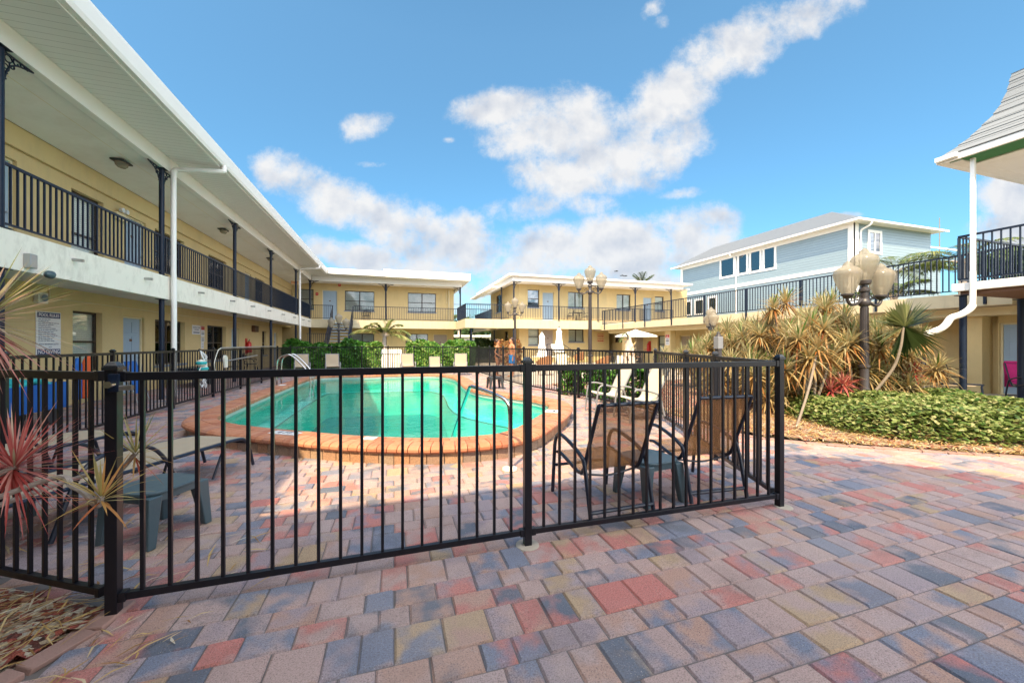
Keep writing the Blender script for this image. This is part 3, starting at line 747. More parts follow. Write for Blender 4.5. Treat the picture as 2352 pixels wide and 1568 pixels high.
def column(par, x, y, z0, z1, r=.05, dirs=(), base=True, mat='iron'):
    b = MB(); b.lathe([(r,z0),(r,z1)], (x,y,0), 14)
    b.box(x-r*1.7, x+r*1.7, y-r*1.7, y+r*1.7, z0, z0+.012); b.box(x-r*1.7, x+r*1.7, y-r*1.7, y+r*1.7, z1-.012, z1)
    c = b.build('column', M[mat], par, smooth=True)
    for d in dirs:                          # cast-iron corner bracket: frame bars, diagonal and scrolls
        d = Vector((*d, 0)).normalized(); U = Vector((0,0,1)); o = Vector((x,y,z1-.02)) + d*r; b = MB(); S = .50
        b.bar(o, o+d*S, .022, .022); b.bar(o, o-U*S, .022, .022)
        b.tube(curve3([o+d*S, o+d*(S*.45)-U*(S*.16), o+d*(S*.16)-U*(S*.45), o-U*S], 4), .013, 5)
        for (fx, fz, rr, a0, a1) in ((.16,.16,.075,0,5.5),(.42,.10,.055,1,6.5),(.10,.42,.055,-1,4.8),(.62,.06,.04,0,5.5),(.06,.62,.04,0,5.5),(.30,.28,.05,2,7.5),(.80,.04,.03,0,5),(.04,.80,.03,0,5)):
            scroll(b, o+d*(S*fx)-U*(S*fz), rr, a0, a1, d, U)
        b.build('bracket', M['iron'], c)
    return c
# ---------------------------------------------------------------- left wing (with its front return behind the camera)
left = thing('motel_building', 'two storey pale yellow motel wing along the left with long iron railed gallery', 'building', (-7,12,0))
fx = Fr('x', -7.0, 1)
LW = [(11.24,12.16,.72,2.15,'sh'),(14.36,16.1,.72,2.14,'dbl'),(17.78,19.5,.72,2.12,'dbl'),(24.26,25.02,.75,2.10,'sh')]
LD = [(8.35,9.3,.0,2.10),(12.93,13.84,.0,2.14),(20.1,20.95,.0,2.10),(26.45,27.15,.0,2.08)]
UW = [(11.2,12.2,3.0,4.93,'sh'),(14.36,16.05,3.65,4.93,'dbl'),(17.87,19.56,3.65,4.93,'dbl'),(23.14,24.68,3.65,4.9,'dbl'),(5.3,6.9,3.65,4.93,'dbl')]
UD = [(8.95,9.9,2.92,4.93),(12.98,13.92,2.92,4.93),(21.68,22.58,2.92,4.93)]
b = MB()
wall(b, fx, 9.55, 28.2, -.04, 2.5, [(w[0],w[1],w[2],w[3]) for w in LW] + [d for d in LD if d[0] > 9.5])
wall(b, fx, -4.0, 8.3, -.04, 2.5, []); fx.box(b, 8.3, 9.55, -.3, -.12, -.04, 2.5)
wall(b, fx, -4.0, 30.5, 2.5, 5.75, [(w[0],w[1],w[2],w[3]) for w in UW] + UD)
b.box(-14, -13.8, -4, 36, -.04, 6.1); b.box(-13.8, -7.2, -4.0, -3.8, -.04, 6.1); b.box(-13.8,-7.2,35.8,36,-.04,6.1); b.box(-13.8,-7.2,-3.8,35.8,2.62,2.9)
b.box(-9.0,-8.8,28.2,35.8,-.04,2.6); b.box(-8.8,-7.2,28.2,28.4,-.04,2.6)
b.build('wall', M['stucco'], left)
b = MB(); fx.box(b, -1.0, 30.5, .003, .075, 5.15, 5.58); b.build('wall_band', M['stucco'], left, bevel=.012)
b = MB(); b.box(-6.997, -5.62, -1.0, 29.0, 2.62, 2.95); b.build('gallery_floor', M['ceil'], left)
b = MB(); b.box(-5.617, -5.45, -.82, 29.15, 2.50, 3.08); b.build('balcony_slab', M['slabwhite'], left, bevel=.008)
b = MB(); b.box(-5.60, -5.44, -.82, 29.0, 5.75, 6.09); b.build('beam', M['white'], left, bevel=.006)
b = MB(); b.extrude([(-6.92,-1,5.585),(-5.603,-1,5.80),(-5.603,-1,5.88),(-6.92,-1,5.68)], (0,31.5,0)); b.build('gallery_ceiling', M['ceil'], left)
b = MB(); b.box(-5.62, -4.405, -.9, 28.2, 6.093, 6.125); b.box(-5.62,-4.4,28.2,29.3,6.093,6.125); b.build('soffit', M['soffit'], left)
b = MB(); b.box(-4.46, -4.41, -.8, 28.12, 6.07, 6.092); b.build('soffit_trim', M['white'], left, bevel=.004)
prof = [(-4.40,6.13),(-4.33,6.10),(-4.30,6.16),(-4.275,6.30),(-4.26,6.40),(-4.285,6.43),(-4.285,6.40),(-4.31,6.30),(-4.39,6.28),(-4.40,6.43),(-4.40,6.42)]
b = MB(); b.extrude([(x,-.82,z) for x, z in [(-4.40,6.10),(-4.32,6.10),(-4.29,6.17),(-4.262,6.37),(-4.262,6.425),(-4.285,6.425),(-4.30,6.33),(-4.40,6.33)]], (0,28.98,0)); b.build('gutter', M['white'], left)
b = MB()
b.extrude([(-4.402,-.8,6.13),(-4.402,-.8,6.40),(-9.2,-.8,7.0),(-14,-.8,6.4),(-14,-.8,6.13)], (0,30.2,0))
b.prism([(-14,-.83),(1.6,-.83),(2.19,-1.29),(2.73,-1.87),(2.83,-2.2),(2.83,-9),(-14,-9)], 6.126, 6.42)
b.build('roof', M['white'], left)
b = MB(); b.box(-7.0, 2.3, -3.2, -3.0, -.04, 6.1); b.box(2.3,2.5,-9,-3.0,-.04,6.1); b.build('front_wall', M['stucco'], left)
for w in LW: window(left, fx, w[0], w[1], w[2], w[3], w[4], rec=.13 if w[4]=='dbl' else .12)
for w in UW: window(left, fx, w[0], w[1], w[2], w[3], w[4], sill=False)
for i, d in enumerate(LD): door(left, fx, *d, number=True, frame='stucco_pale') if d[0] > 9 else None
for d in UD: door(left, fx, *d, number=True)
b = MB(); fx.box(b, 8.6, 9.4, -.11, -.10, .0, 2.1); b.build('doorway', M['blackplastic'], left, label='black panel standing for the dark inside the open doorway at the near end')  # flat black panel painted in for the unlit interior
CL = [-1.0, 3.3, 7.54, 11.62, 16.16, 20.4, 25.15]
for y in CL:
    column(left, -5.53, y, 3.085, 5.745, .055, [(0,1),(0,-1)]); column(left, -5.53, y, -.04, 2.495, .055)
column(left, -5.53, 29.05, 3.085, 5.745, .055, [(1,0),(0,-1)]); column(left, -5.53, 29.05, -.04, 2.495, .055)
for a, c in zip(CL, CL[1:]+[29.05]): railing(left, [(-5.53,a+.06),(-5.53,c-.06)], 3.085, 4.09, spacing=.117)
for (yt, yb) in ((11.95,11.80),(25.45,25.38)):                   # downspouts crossing from the gutter to the posts
    b = MB(); b.tube(curve3([(-4.33,yt,6.12),(-4.335,yt-.005,6.03),(-4.40,yt-.015,5.965),(-5.2,yb+.03,5.86),(-5.345,yb+.005,5.80),(-5.37,yb,5.62)], 5) + [(-5.37,yb,3.2),(-5.36,yb,3.0),(-5.36,yb,.05)], .060, 12)
    b.build('downspout', M['white'], left, smooth=True)
b = MB()
for y in (6.6,8.75,10.78,13.28,15.53,17.51,19.63,21.87,24.17,26.32,28.0): b.tube([(-5.46,y,2.88),(-5.30,y,2.865)], .028, 10)
b.build('drain_spout', M['steel'], left, smooth=True)
b = MB(); b.tube([(-6.985,9.6,2.36),(-6.985,28,2.36)], .012, 6); b.tube([(-6.98,10.6,2.36),(-6.98,10.6,2.6)], .012, 6); b.tube([(-6.0,-1,5.745),(-6.0,28,5.745)], .012, 6); b.build('conduit', M['stucco_pale'], left)
# ---------------------------------------------------------------- rear left wing
rear = thing('motel_building', 'two storey yellow rear wing left of the gap with raised white roof fascia', 'building', (0,30,0))
fb = Fr('y', 30.6, -1)
RU = [(-6.6,-5.58,3.9,5.33,'sh'),(-3.5,-1.43,3.85,5.33,'dbl'),(1.03,3.19,3.85,5.36,'dbl')]; RD = [(-5.02,-4.0,3.05,5.32)]
RLW = [(-3.14,-1.44,.9,2.15,'dbl'),(.86,2.57,.9,2.15,'dbl')]; RLD = [(2.98,4.09,.0,2.14)]
b = MB()
wall(b, fb, -8.8, 4.6, -.04, 2.5, [(w[0],w[1],w[2],w[3]) for w in RLW] + RLD); wall(b, fb, -7.0, 4.6, 2.5, 6.1, [(w[0],w[1],w[2],w[3]) for w in RU] + RD)
b.box(4.4,4.6,30.8,38,-.04,6.1); b.box(-8,4.4,37.8,38,-.04,6.1); b.box(-7,4.4,30.8,37.8,2.6,2.9); b.build('wall', M['stucco'], rear)
b = MB(); b.box(-5.443, 4.98, 29.15, 29.3, 2.5, 3.08); b.box(4.98,5.1,29.15,38,2.5,3.08); b.build('balcony_slab', M['slab'], rear, bevel=.008)
b = MB(); b.box(-5.45, 4.975, 29.303, 30.597, 2.62, 3.05); b.build('gallery_floor', M['ceil'], rear)
b = MB(); b.box(-5.437, 5.0, 29.13, 29.28, 5.75, 6.09); b.box(4.85,5.0,29.28,38,5.75,6.09); b.build('beam', M['white'], rear, bevel=.006)
b = MB(); b.box(-5.44,4.84,29.283,30.597,5.80,5.86); b.build('gallery_ceiling', M['ceil'], rear)
b = MB(); b.box(-4.40, 5.36, 28.2, 29.3, 6.093, 6.12); b.box(5.0,5.36,29.3,38,6.093,6.12); b.build('soffit', M['soffitx'], rear)
b = MB(); b.box(-4.26, -.62, 28.06, 28.19, 6.10, 6.40); b.build('gutter', M['white'], rear, bevel=.02)
b = MB(); b.box(-.60, 5.45, 28.02, 28.17, 6.08, 6.56); b.box(5.37,5.45,28.17,38.5,6.08,6.56); b.build('fascia', M['white'], rear, bevel=.01)
b = MB(); b.prism([(-14,28.2),(5.36,28.2),(5.36,38.4),(-14,38.4)], 6.44, 6.50); b.prism([(-.7,28.0),(5.5,28.0),(5.5,38.6),(-.7,38.6)], 6.565, 6.60); b.prism([(-13.9,28.25),(5.3,28.25),(5.3,38.3),(-13.9,38.3)], 6.13, 6.438); b.build('roof', M['white'], rear)
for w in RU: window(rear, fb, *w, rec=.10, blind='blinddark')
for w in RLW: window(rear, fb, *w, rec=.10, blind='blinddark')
for d in RD: door(rear, fb, *d, number=True)
for d in RLD: door(rear, fb, *d, mat='doortan', number=True)
for x, ds in ((-.57,((1,0),(-1,0))),(4.9,((-1,0),))):
    column(rear, x, 29.23, 3.085, 5.745, .055, ds); column(rear, x, 29.23, -.04, 2.495, .055)
railing(rear, [(-5.45,29.23),(-4.15,29.23)], 3.085, 4.09); railing(rear, [(-2.75,29.23),(4.9,29.23)], 3.085, 4.09)
b = MB(); b.tube([(4.2,30.55,3.1),(4.2,30.55,5.7)], .05, 10); b.tube([(4.0,30.57,4.6),(4.0,30.57,5.7)], .02, 8); b.build('pipe', M['stucco_pale'], rear)
# outside stair from the rear gallery
st = thing('staircase', 'blue painted outside stair with dark railings below the rear left gallery', 'stairs', (-3.45,27,0))
n = 14
for i in range(n):
    MB().box(-4.05, -2.85, 29.1-.27*(i+1), 29.1-.27*i+.02, 3.05-.21*(i+1)-.04, 3.05-.21*(i+1)).build('step', M['doorblue'], st, bevel=.005)
b = MB()
for x in (-4.1,-2.8):
    b.extrude([(x-.02,29.14,2.75),(x-.02,29.14,3.05),(x-.02,25.2,.15),(x-.02,25.2,-.04),(x-.02,25.5,-.04)], (.04,0,0))
b.build('stringer', M['navyframe'], st)
for x in (-4.1,-2.8):
    b = MB(); b.bar((x,29.15,4.05),(x,25.3,1.10),.045,.045); b.bar((x,29.15,3.25),(x,25.3,.3),.03,.03)
    for k in range(24):
        y = 25.3 + 3.85*k/23; z = .25 + 2.95*k/23; b.box(x-.009,x+.009,y-.009,y+.009,z,z+.84)
    b.build('handrail', M['navyframe'], st)
b = MB(); b.bar((-5.45,27.6,2.05),(-4.2,27.6,2.05),.03,.03)
for k in range(11): b.box(-5.4+k*.118,-5.38+k*.118,27.59,27.61,.05,2.05)
b.build('gate', M['navyframe'], st)
# ---------------------------------------------------------------- rear right wing with the bridge
cw = thing('motel_building', 'two storey yellow rear wing right of the gap, with a railed bridge', 'building', (15,26,0))
fc = Fr('y', 26.6, -1)
CU = [(9.5,10.42,4.1,5.42,'sh'),(12.8,14.12,4.15,5.38,'slide'),(17.08,18.38,4.1,5.36,'slide'),(20.74,21.62,4.1,5.32,'sh')]; CD = [(10.68,11.62,3.1,5.28),(19.6,20.46,3.1,5.22)]
CLW = [(9.55,10.4,1.28,2.53,'sh'),(12.84,14.15,1.52,2.50,'slide')]; CLD = [(10.7,11.6,.3,2.45)]
b = MB(); R4 = lambda L: [(w[0],w[1],w[2],w[3]) for w in L]
wall(b, fc, 8.82, 16.2, -.04, 2.5, R4(CLW)+CLD); wall(b, fc, 8.82, 24.0, 2.5, 6.0, R4(CU)+CD)
fs = Fr('x', 8.82, -1); wall(b, fs, 26.8, 35.2, -.04, 6.0, [(31.4,33.3,4.15,5.7),(29.5,30.6,1.2,2.4)])
b.box(23.8,24.0,26.8,35.2,-.04,6.0); b.box(9.02,23.8,35.0,35.2,-.04,6.0); b.box(9.02,23.8,26.8,35,2.6,2.9); b.box(16.2,16.4,26.6,35,-.04,2.5); b.box(16.4,24,30,30.2,-.04,2.5)
b.build('wall', M['stucco'], cw)
b = MB(); b.box(4.55, 23.2, 25.2, 25.35, 2.45, 3.06); b.box(4.55,4.70,25.35,29.1,2.45,3.06); b.box(7.3,7.45,27.4,36,2.45,3.06); b.build('balcony_slab', M['slab'], cw, bevel=.008)
b = MB(); b.box(4.703,23.2,25.353,26.597,2.60,3.02); b.box(7.453,8.817,26.6,36,2.60,3.02); b.box(4.703,8.8,26.6,29.1,2.62,3.0); b.build('gallery_floor', M['ceil'], cw)
b = MB(); b.box(7.85, 22.3, 25.12, 25.28, 5.74, 6.06); b.box(7.85,8.0,25.28,34.8,5.74,6.06); b.build('beam', M['white'], cw, bevel=.006)
b = MB(); b.box(8.0,22.25,25.283,26.597,5.80,5.86); b.build('gallery_ceiling', M['ceil'], cw)
b = MB(); b.prism([(7.5,24.75),(22.9,24.75),(22.9,35.6),(7.5,35.6)], 6.066, 6.19); b.prism([(7.0,27.6),(7.495,27.6),(7.495,35.9),(7.0,35.9)], 5.6, 5.72); b.prism([(22.905,25.5),(23.3,25.5),(23.3,35),(22.905,35)], 5.8, 5.9)
b.build('roof', M['white'], cw, bevel=.008)
for w in CU: window(cw, fc, *w, rec=.10, glass='glassblue' if w[0] < 10 else 'glass', blind='curtain' if w[4]=='slide' else 'blind')
for w in CLW: window(cw, fc, *w, rec=.10, blind='curtain' if w[4]=='slide' else 'blind')
for d in CD: door(cw, fc, *d, number=True)
for d in CLD: door(cw, fc, *d, mat='doortan', number=True)
window(cw, fs, 31.4, 33.3, 4.15, 5.7, 'dbl'); window(cw, fs, 29.5, 30.6, 1.2, 2.4, 'sh')
for x, ds in ((7.98,((1,0),)),(11.4,((1,0),(-1,0))),(14.6,((1,0),(-1,0))),(17.85,((1,0),(-1,0))),(21.2,((-1,0),))):
    column(cw, x, 25.22, 3.065, 5.735, .05, ds)
column(cw, 7.92, 28.2, 3.065, 5.735, .05)
for (x,y) in ((5.0,25.3),(7.98,25.3),(11.4,25.3),(5.6,28.8),(7.4,28.4)): column(cw, x, y, -.04, 2.445, .05)
railing(cw, [(4.6,25.26),(21.4,25.26)], 3.065, 4.10); railing(cw, [(4.62,25.3),(4.62,29.0)], 3.065, 4.10); railing(cw, [(4.7,29.1),(7.3,29.1)], 3.065, 4.10); railing(cw, [(7.38,29.1),(7.38,35.5)], 3.065, 4.10)
# ---------------------------------------------------------------- right wing: one storey with a railed roof deck
rw = thing('motel_building', 'single storey yellow right wing with a railed roof deck on top', 'building', (16,16,0))
fd = Fr('x', 17.0, -1)
DW = [(20.75,21.55,.75,1.92,'sh'),(8.0,9.6,.62,1.32,'sh')]; DD = [(23.1,24.0,.0,1.9),(18.45,19.45,.0,1.9)]
b = MB(); wall(b, fd, 7.0, 30, -.04, 2.35, R4(DW)+DD)
for (y0,y1) in ((22.85,23.5),(18.55,19.05),(13.6,14.1),(9.4,9.9)): b.box(15.55,15.9,y0,y1,-.04,2.15)
b.box(15.55,16.05,6.16,6.58,-.04,2.15); b.box(16.05,17.2,6.0,6.2,-.04,2.35); b.box(24,24.2,5,30,-.04,2.35)
b.build('wall', M['stucco'], rw)
b = MB(); b.box(14.8, 15.0, 5.35, 25.1, 2.38, 2.75); b.build('deck_edge', M['slab'], rw, bevel=.008)
b = MB(); b.box(15.35, 15.95, 5.3, 25.0, 2.153, 2.376); b.build('lintel', M['stucco_pale'], rw, bevel=.006)
b = MB(); b.box(15.003, 24.2, 5.2, 30.2, 2.38, 2.72); b.build('roof_deck', M['concrete'], rw)
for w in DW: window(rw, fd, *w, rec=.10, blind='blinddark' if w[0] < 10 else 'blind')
for d in DD: door(rw, fd, *d, mat='doortan')
railing(rw, [(14.88,25.1),(14.88,5.4)], 2.755, 3.83)
for k in range(9): MB().box(14.74,14.795,24.6-2.35*k-.025,24.6-2.35*k+.025,2.42,3.8).build('rail_stanchion', M['iron'], rw)
# ---------------------------------------------------------------- near right building corner
er = thing('motel_building', 'two storey near right corner with flared pale shingle roof and white deck edge', 'building', (13,4,0))
b = MB(); b.box(11.95,18,-2,5.2,2.55,2.72); b.build('deck_edge', M['white'], er, bevel=.01)
b = MB(); b.box(12.05,17.9,-1.9,5.1,2.47,2.547); b.build('deck_underside', M['wood'], er)
fe = Fr('x', 15.9, -1); b = MB(); wall(b, fe, -2, 6.0, -.04, 2.46, [(5.5,5.98,.0,1.95),(2,3.6,.8,2.0)]); b.box(13.5,13.7,-2,2.6,2.72,5.4); b.build('wall', M['stucco'], er)
door(er, Fr('x',15.9,-1), 4.98, 5.98, .0, 1.95, knob=-1)
window(er, fe, 2, 3.6, .8, 2.0, 'dbl')
for x, y in ((12.1,5.08),(14.48,5.1)): column(er, x, y, -.04, 2.465, .06)
railing(er, [(12.02,5.12),(12.02,-1.9)], 2.72, 3.78); railing(er, [(12.08,5.12),(17.9,5.12)], 2.72, 3.78)
b = MB(); b.box(11.72,12.28,-2,5.13,5.385,5.41); b.build('soffit_strip', M['green'], er)
b = MB(); b.box(12.283,18,-2,4.95,5.36,5.40); b.box(11.75,18,4.953,5.13,5.36,5.40); b.build('ceiling', M['ceil'], er)
b = MB(); b.box(11.65,11.715,-2,5.2,5.385,5.52); b.box(11.715,18,5.135,5.2,5.385,5.52); b.build('fascia', M['white'], er, bevel=.006)
b = MB(); b.extrude([(11.55,5.3,5.42),(11.55,5.3,5.52),(11.645,5.3,5.52),(11.645,5.3,5.42)], (0,-.35,0)); b.box(11.65,18,5.205,5.32,5.40,5.52); b.build('gutter', M['white'], er, bevel=.012)
pr = [(-.02,5.525),(.17,5.72),(.30,5.87),(.42,6.06),(.54,6.26),(.62,6.47),(.68,6.72),(.72,7.03),(1.6,7.16)]
b = MB(); b.tint = .4
for (t0,z0),(t1,z1) in zip(pr, pr[1:]):
    m = max(1, int((z1-z0)/.13))
    for k in range(m):
        a0, a1 = t0+(t1-t0)*k/m, t0+(t1-t0)*(k+1)/m; c0, c1 = z0+(z1-z0)*k/m+.012, z0+(z1-z0)*(k+1)/m
        b.face([(11.65+a0-.012,5.2-a0+.012,c0),(11.65+a1,5.2-a1,c1),(11.65+a1,-3,c1),(11.65+a0-.012,-3,c0)])
        b.face([(11.65+a0-.012,5.2-a0+.012,c0),(19,5.2-a0+.012,c0),(19,5.2-a1,c1),(11.65+a1,5.2-a1,c1)])
        b.face([(11.65+a0-.012,5.2-a0+.012,c0),(11.65+a0-.012,-3,c0),(11.65+a0,-3,c0-.012),(11.65+a0,5.2-a0,c0-.012)])
b.face([(13.25,3.6,7.16),(19,3.6,7.16),(19,-3,7.16),(13.25,-3,7.16)])
b.build('roof', M['shingle'], er)
b = MB(); b.box(11.875,11.945,4.815,4.885,2.95,5.38); b.build('corner_post', M['white'], er, bevel=.006)
P = curve3([(11.90,4.85,2.95),(11.90,4.85,2.35),(11.88,4.87,2.16),(11.74,4.96,2.02),(11.60,5.05,1.95),(11.52,5.10,1.80),(11.42,5.16,1.70),(11.22,5.28,1.60)], 5)
b = MB(); b.tube(P, [.05]*8+[.066]*(len(P)-8), 14); b.build('downspout', M['white'], er, smooth=True)
# ---------------------------------------------------------------- blue house beyond the right wing
bh = thing('house', 'two storey light blue clapboard house with a grey metal hip roof', 'house', (30,23,0))
ff = Fr('x', 27.0, -1); fg = Fr('y', 16.0, -1)
FW = [(24.5,26.05,6.95,8.72),(23.28,24.3,6.95,8.72),(22.12,23.26-.06,6.92,8.74),(20.95,22.05,6.9,8.74)]
FL = [(29.25,30.3,4.0,5.55),(27.75,28.95,4.0,5.55),(26.3,27.4,4.0,5.6)]
def trimmed(par, fr, a0, a1, z0, z1, glass='glassblue', style='plain'):
    b = MB(); w = .17
    fr.box(b, a0, a1, .003, .05, z1-w, z1); fr.box(b, a0, a1, .003, .05, z0, z0+w); fr.box(b, a0, a0+w, .003, .05, z0+w, z1-w); fr.box(b, a1-w, a1, .003, .05, z0+w, z1-w)
    if style == 'dbl': fr.box(b, (a0+a1)/2-.05, (a0+a1)/2+.05, .003, .05, z0+w, z1-w)
    o = b.build('window', M['white'], par, bevel=.008)
    b = MB(); fr.box(b, a0+w, a1-w, .018, .024, z0+w, z1-w); b.build('pane', M[glass], o)
    b = MB(); fr.box(b, a0+w, a1-w, .004, .008, z0+w, z1-w); b.build('blind', M['greenblind'], o)
M['greenblind'] = pm('green_roller_blind', (.05,.22,.18), .8, .2, 1.2)
b = MB(); b.box(27.0,34.5,16.0,30.7,-.04,8.85); b.build('wall', M['siding'], bh)
for w in FW + FL: trimmed(bh, ff, *w)
b = MB(); fg.box(b,27.0-.05,27.32,.003,.05,0,8.8); ff.box(b,15.95,16.32,.003,.05,0,8.8); ff.box(b,30.45,30.72,.003,.05,0,8.8); ff.box(b,16.33,30.44,.003,.045,6.02,6.28); ff.box(b,16.33,30.44,.003,.04,8.56,8.8)
b.build('corner_trim', M['white'], bh)
trimmed(bh, fg, 28.2, 29.5, 7.0, 8.5, style='dbl')
b = MB(); b.box(31.2,40,18,30,-.04,8.4); b.build('side_wing', M['siding'], bh)
fh = Fr('y', 18.0, -1); trimmed(bh, fh, 34.6, 36.0, 6.6, 8.1, style='dbl')
E = (26.35, 35.0, 15.4, 31.3); zr, ze = 11.05, 8.86
b = MB(); b.box(26.4,34.9,15.45,31.25,8.80,8.855); b.build('soffit', M['white'], bh)
RB = (30.7, 19.6, 30.4)
b = MB(); b.face([(E[0],E[2],ze),(RB[0],RB[1],zr),(RB[0],RB[2],zr),(E[0],E[3],ze)][::-1]); b.face([(E[1],E[2],ze),(E[1],E[3],ze),(RB[0],RB[2],zr),(RB[0],RB[1],zr)][::-1]); b.build('roof', M['metalroof'], bh)
b = MB(); b.face([(E[0],E[2],ze),(E[1],E[2],ze),(RB[0],RB[1],zr)]); b.face([(E[0],E[3],ze),(RB[0],RB[2],zr),(E[1],E[3],ze)])
b.face([(30.9,17.4,8.47),(40.6,17.4,8.47),(36,21,9.9),(34,21,9.9)]); b.build('roof_hip', M['metalroofx'], bh)
b = MB(); b.box(26.25,26.345,15.3,31.35,8.74,8.87); b.box(26.345,35.0,15.3,15.395,8.74,8.87); b.box(30.8,40.6,17.3,17.39,8.36,8.48); b.build('gutter', M['white'], bh, bevel=.02)
b = MB(); b.tube(curve3([(26.3,24.4,8.74),(26.35,24.4,8.6),(26.8,24.38,8.45),(26.92,24.38,8.2)],4)+[(26.92,24.38,.2)], .06, 8); b.tube(curve3([(27.45,15.35,8.74),(27.45,15.45,8.55),(27.45,15.85,8.4),(27.45,15.93,8.2)],4)+[(27.45,15.93,.2)], .06, 8); b.build('downspout', M['white'], bh, smooth=True)
# ---------------------------------------------------------------- low building beyond the gap
lb = thing('low_building', 'low white flat roofed building far behind the bridge', 'building', (9,47,0))
MB().box(4,22,46,52,-.04,2.2).build('wall', M['white'], lb); MB().box(3.6,22.4,45.6,52.4,2.2,2.45).build('roof', M['white'], lb)
for x in (9.5,13): MB().box(x,x+1.2,45.96,45.997,.8,1.8).build('window', M['blackglass'], lb)
# ================================================================ lamps
def lamp(loc, h, label, rz=0, s=1.0, globes=3):
    L = thing('street_lamp', label, 'lamp post', (0,0,0), 'globe lamp posts round the courtyard')
    g = .60*s; zt = h-g-.10*s; za = zt-.30*s
    b = MB(); r = .062*s
    b.lathe([(.16*s,0),(.16*s,.05),(.135*s,.10),(.115*s,.30),(.10*s,.36),(.12*s,.38),(.12*s,.42),(.085*s,.46),(.085*s,.5),(r*1.15,.54),(r*1.1,.9),(r*1.4,.92),(r*1.4,.96),(r,.98),(r*.88,za-.16),(r*1.3,za-.14),(r*1.5,za-.08),(r*1.3,za-.03),(r*.9,za),(r*.95,za+.12),(r*1.35,za+.14),(r*1.35,za+.18),(r*.8,za+.22),(r*.8,zt-.06),(r*1.5,zt-.04),(.10*s,zt),(.10*s,zt+.03)], (0,0,0), 20)
    for k in range(12):
        a = 2*PI*k/12; c, q = math.cos(a), math.sin(a); b.bar((c*r*1.02,q*r*1.02,1.0),(c*r*.90,q*r*.90,za-.18),.012,.012)
        b.bar((c*.155*s,q*.155*s,.05),(c*.112*s,q*.112*s,.33),.02,.014)
    b.build('pole', M['lampiron'], L, smooth=True)
    spots = [(0,0,zt+.03)]
    if globes == 3: angs = (0, PI)
    for a in angs:
        d = Vector((math.cos(a), math.sin(a), 0)); A = .40*s
        b = MB(); b.tube(curve3([d*.05+Vector((0,0,za-.02)), d*(A*.45)+Vector((0,0,za-.10*s)), d*(A*.8)+Vector((0,0,za-.12*s)), d*A+Vector((0,0,za-.04*s)), d*A+Vector((0,0,za+.02*s))], 5), .026*s, 10)
        scroll(b, d*(A*.35)+Vector((0,0,za-.0)), .06*s, 0, 5.5, d, (0,0,1), .012*s)
        b.lathe([(.02*s,-.02*s),(.06*s,0),(.075*s,.03*s),(.10*s,.045*s),(.10*s,.07*s)], tuple(d*A+Vector((0,0,za))), 16)
        b.build('arm', M['lampiron'], L, smooth=True)
        spots.append(tuple(d*A + Vector((0,0,za+.07*s))))
    for c in spots:
        b = MB(); b.lathe([(q*s*1.0, z*s) for q, z in ((.085,0),(.10,.03),(.145,.13),(.185,.25),(.205,.33),(.205,.38),(.185,.43),(.13,.475),(.085,.50),(.07,.52),(.062,.545),(.03,.575),(.0,.60))], c, 28)
        gl = b.build('globe', M['lampglass'], L, smooth=True)
        b = MB(); b.lathe([(.028*s,0),(.028*s,.06*s),(.035*s,.07*s),(.035*s,.13*s),(.0,.15*s)], c, 10); b.build('bulb', M['signwhite'], gl, smooth=True)
    L.location = loc; L.rotation_euler = (0,0,rz); return L
lamp((8.88,5.09,0), 3.36, 'large black triple globe lamp post standing in the ground cover at right', math.radians(-4), 1.08)
lamp((6.86,12.42,0), 4.34, 'tall triple globe lamp post near the middle in front of the laundry sign', math.radians(-28))
lamp((6.55,20.48,0), 4.11, 'triple globe lamp post left of the blue upper door in the rear right wing', math.radians(-12), 1.0)
lamp((-3.06,23.99,0), 3.23, 'triple globe lamp post behind the hedge before the blue stair', math.radians(18), .98)
lamp((13.25,13.26,0), 3.07, 'triple globe lamp post half hidden by the golden dracaenas', math.radians(60), .98)
# small grey bollard light on the gate post
q = at(1650, 789, 6.0); t = thing('path_light', 'slim dark path light with grey head beside the golden dracaenas', 'path light', (q[0],q[1],0))
MB().box(q[0]-.035,q[0]+.035,q[1]-.035,q[1]+.035,0,1.3).build('post', M['lampiron'], t); MB().box(q[0]-.05,q[0]+.05,q[1]-.05,q[1]+.05,1.303,1.50).build('light_head', M['greyframe'], t, bevel=.01); MB().lathe([(.05,1.503),(.03,1.53),(.02,1.57),(0,1.58)],(q[0],q[1],0),10).build('cap', M['lampiron'], t)
# ================================================================ fixtures on the left wing
def ceil_lamp(x, y, z, label, s=1.0):
    t = thing('ceiling_lamp', label, 'lamp', (x,y,z), 'gallery ceiling lamps')
    MB().box(x-.13*s,x+.13*s,y-.17*s,y+.17*s,z-.035,z).build('lamp_base', M['blackplastic'], t, bevel=.006)
    b = MB(); b.lathe([(.0,-.15),(.08,-.14),(.115,-.10),(.125,-.04)], (x,y,z), 18, s*.9, s*1.2); b.build('lamp_shade', M['lampglass'], t, smooth=True)
ceil_lamp(-6.15, 11.3, 5.69, 'flush ceiling lamp on the upper gallery nearest the camera')
ceil_lamp(-6.15, 16.9, 5.69, 'flush ceiling lamp on the upper gallery second from the camera')
ceil_lamp(-6.0, 22.0, 5.71, 'flush ceiling lamp farthest along the upper gallery')
t = thing('emergency_light', 'beige twin head emergency light on the upper gallery wall', 'emergency light', (-6.95,12.7,4.8))
MB().box(-6.997,-6.90,12.52,12.92,4.66,4.84).build('battery_box', M['stucco_pale'], t, bevel=.01)
for y in (12.66,12.83): b = MB(); b.lathe([(.03,0),(.055,.02),(.06,.09),(.03,.10)],(0,0,0),14); b.v = [(-6.93+v[2], y+v[0], 4.92+v[1]) for v in b.v]; b.build('lamp_head', M['signwhite'], t, smooth=True)
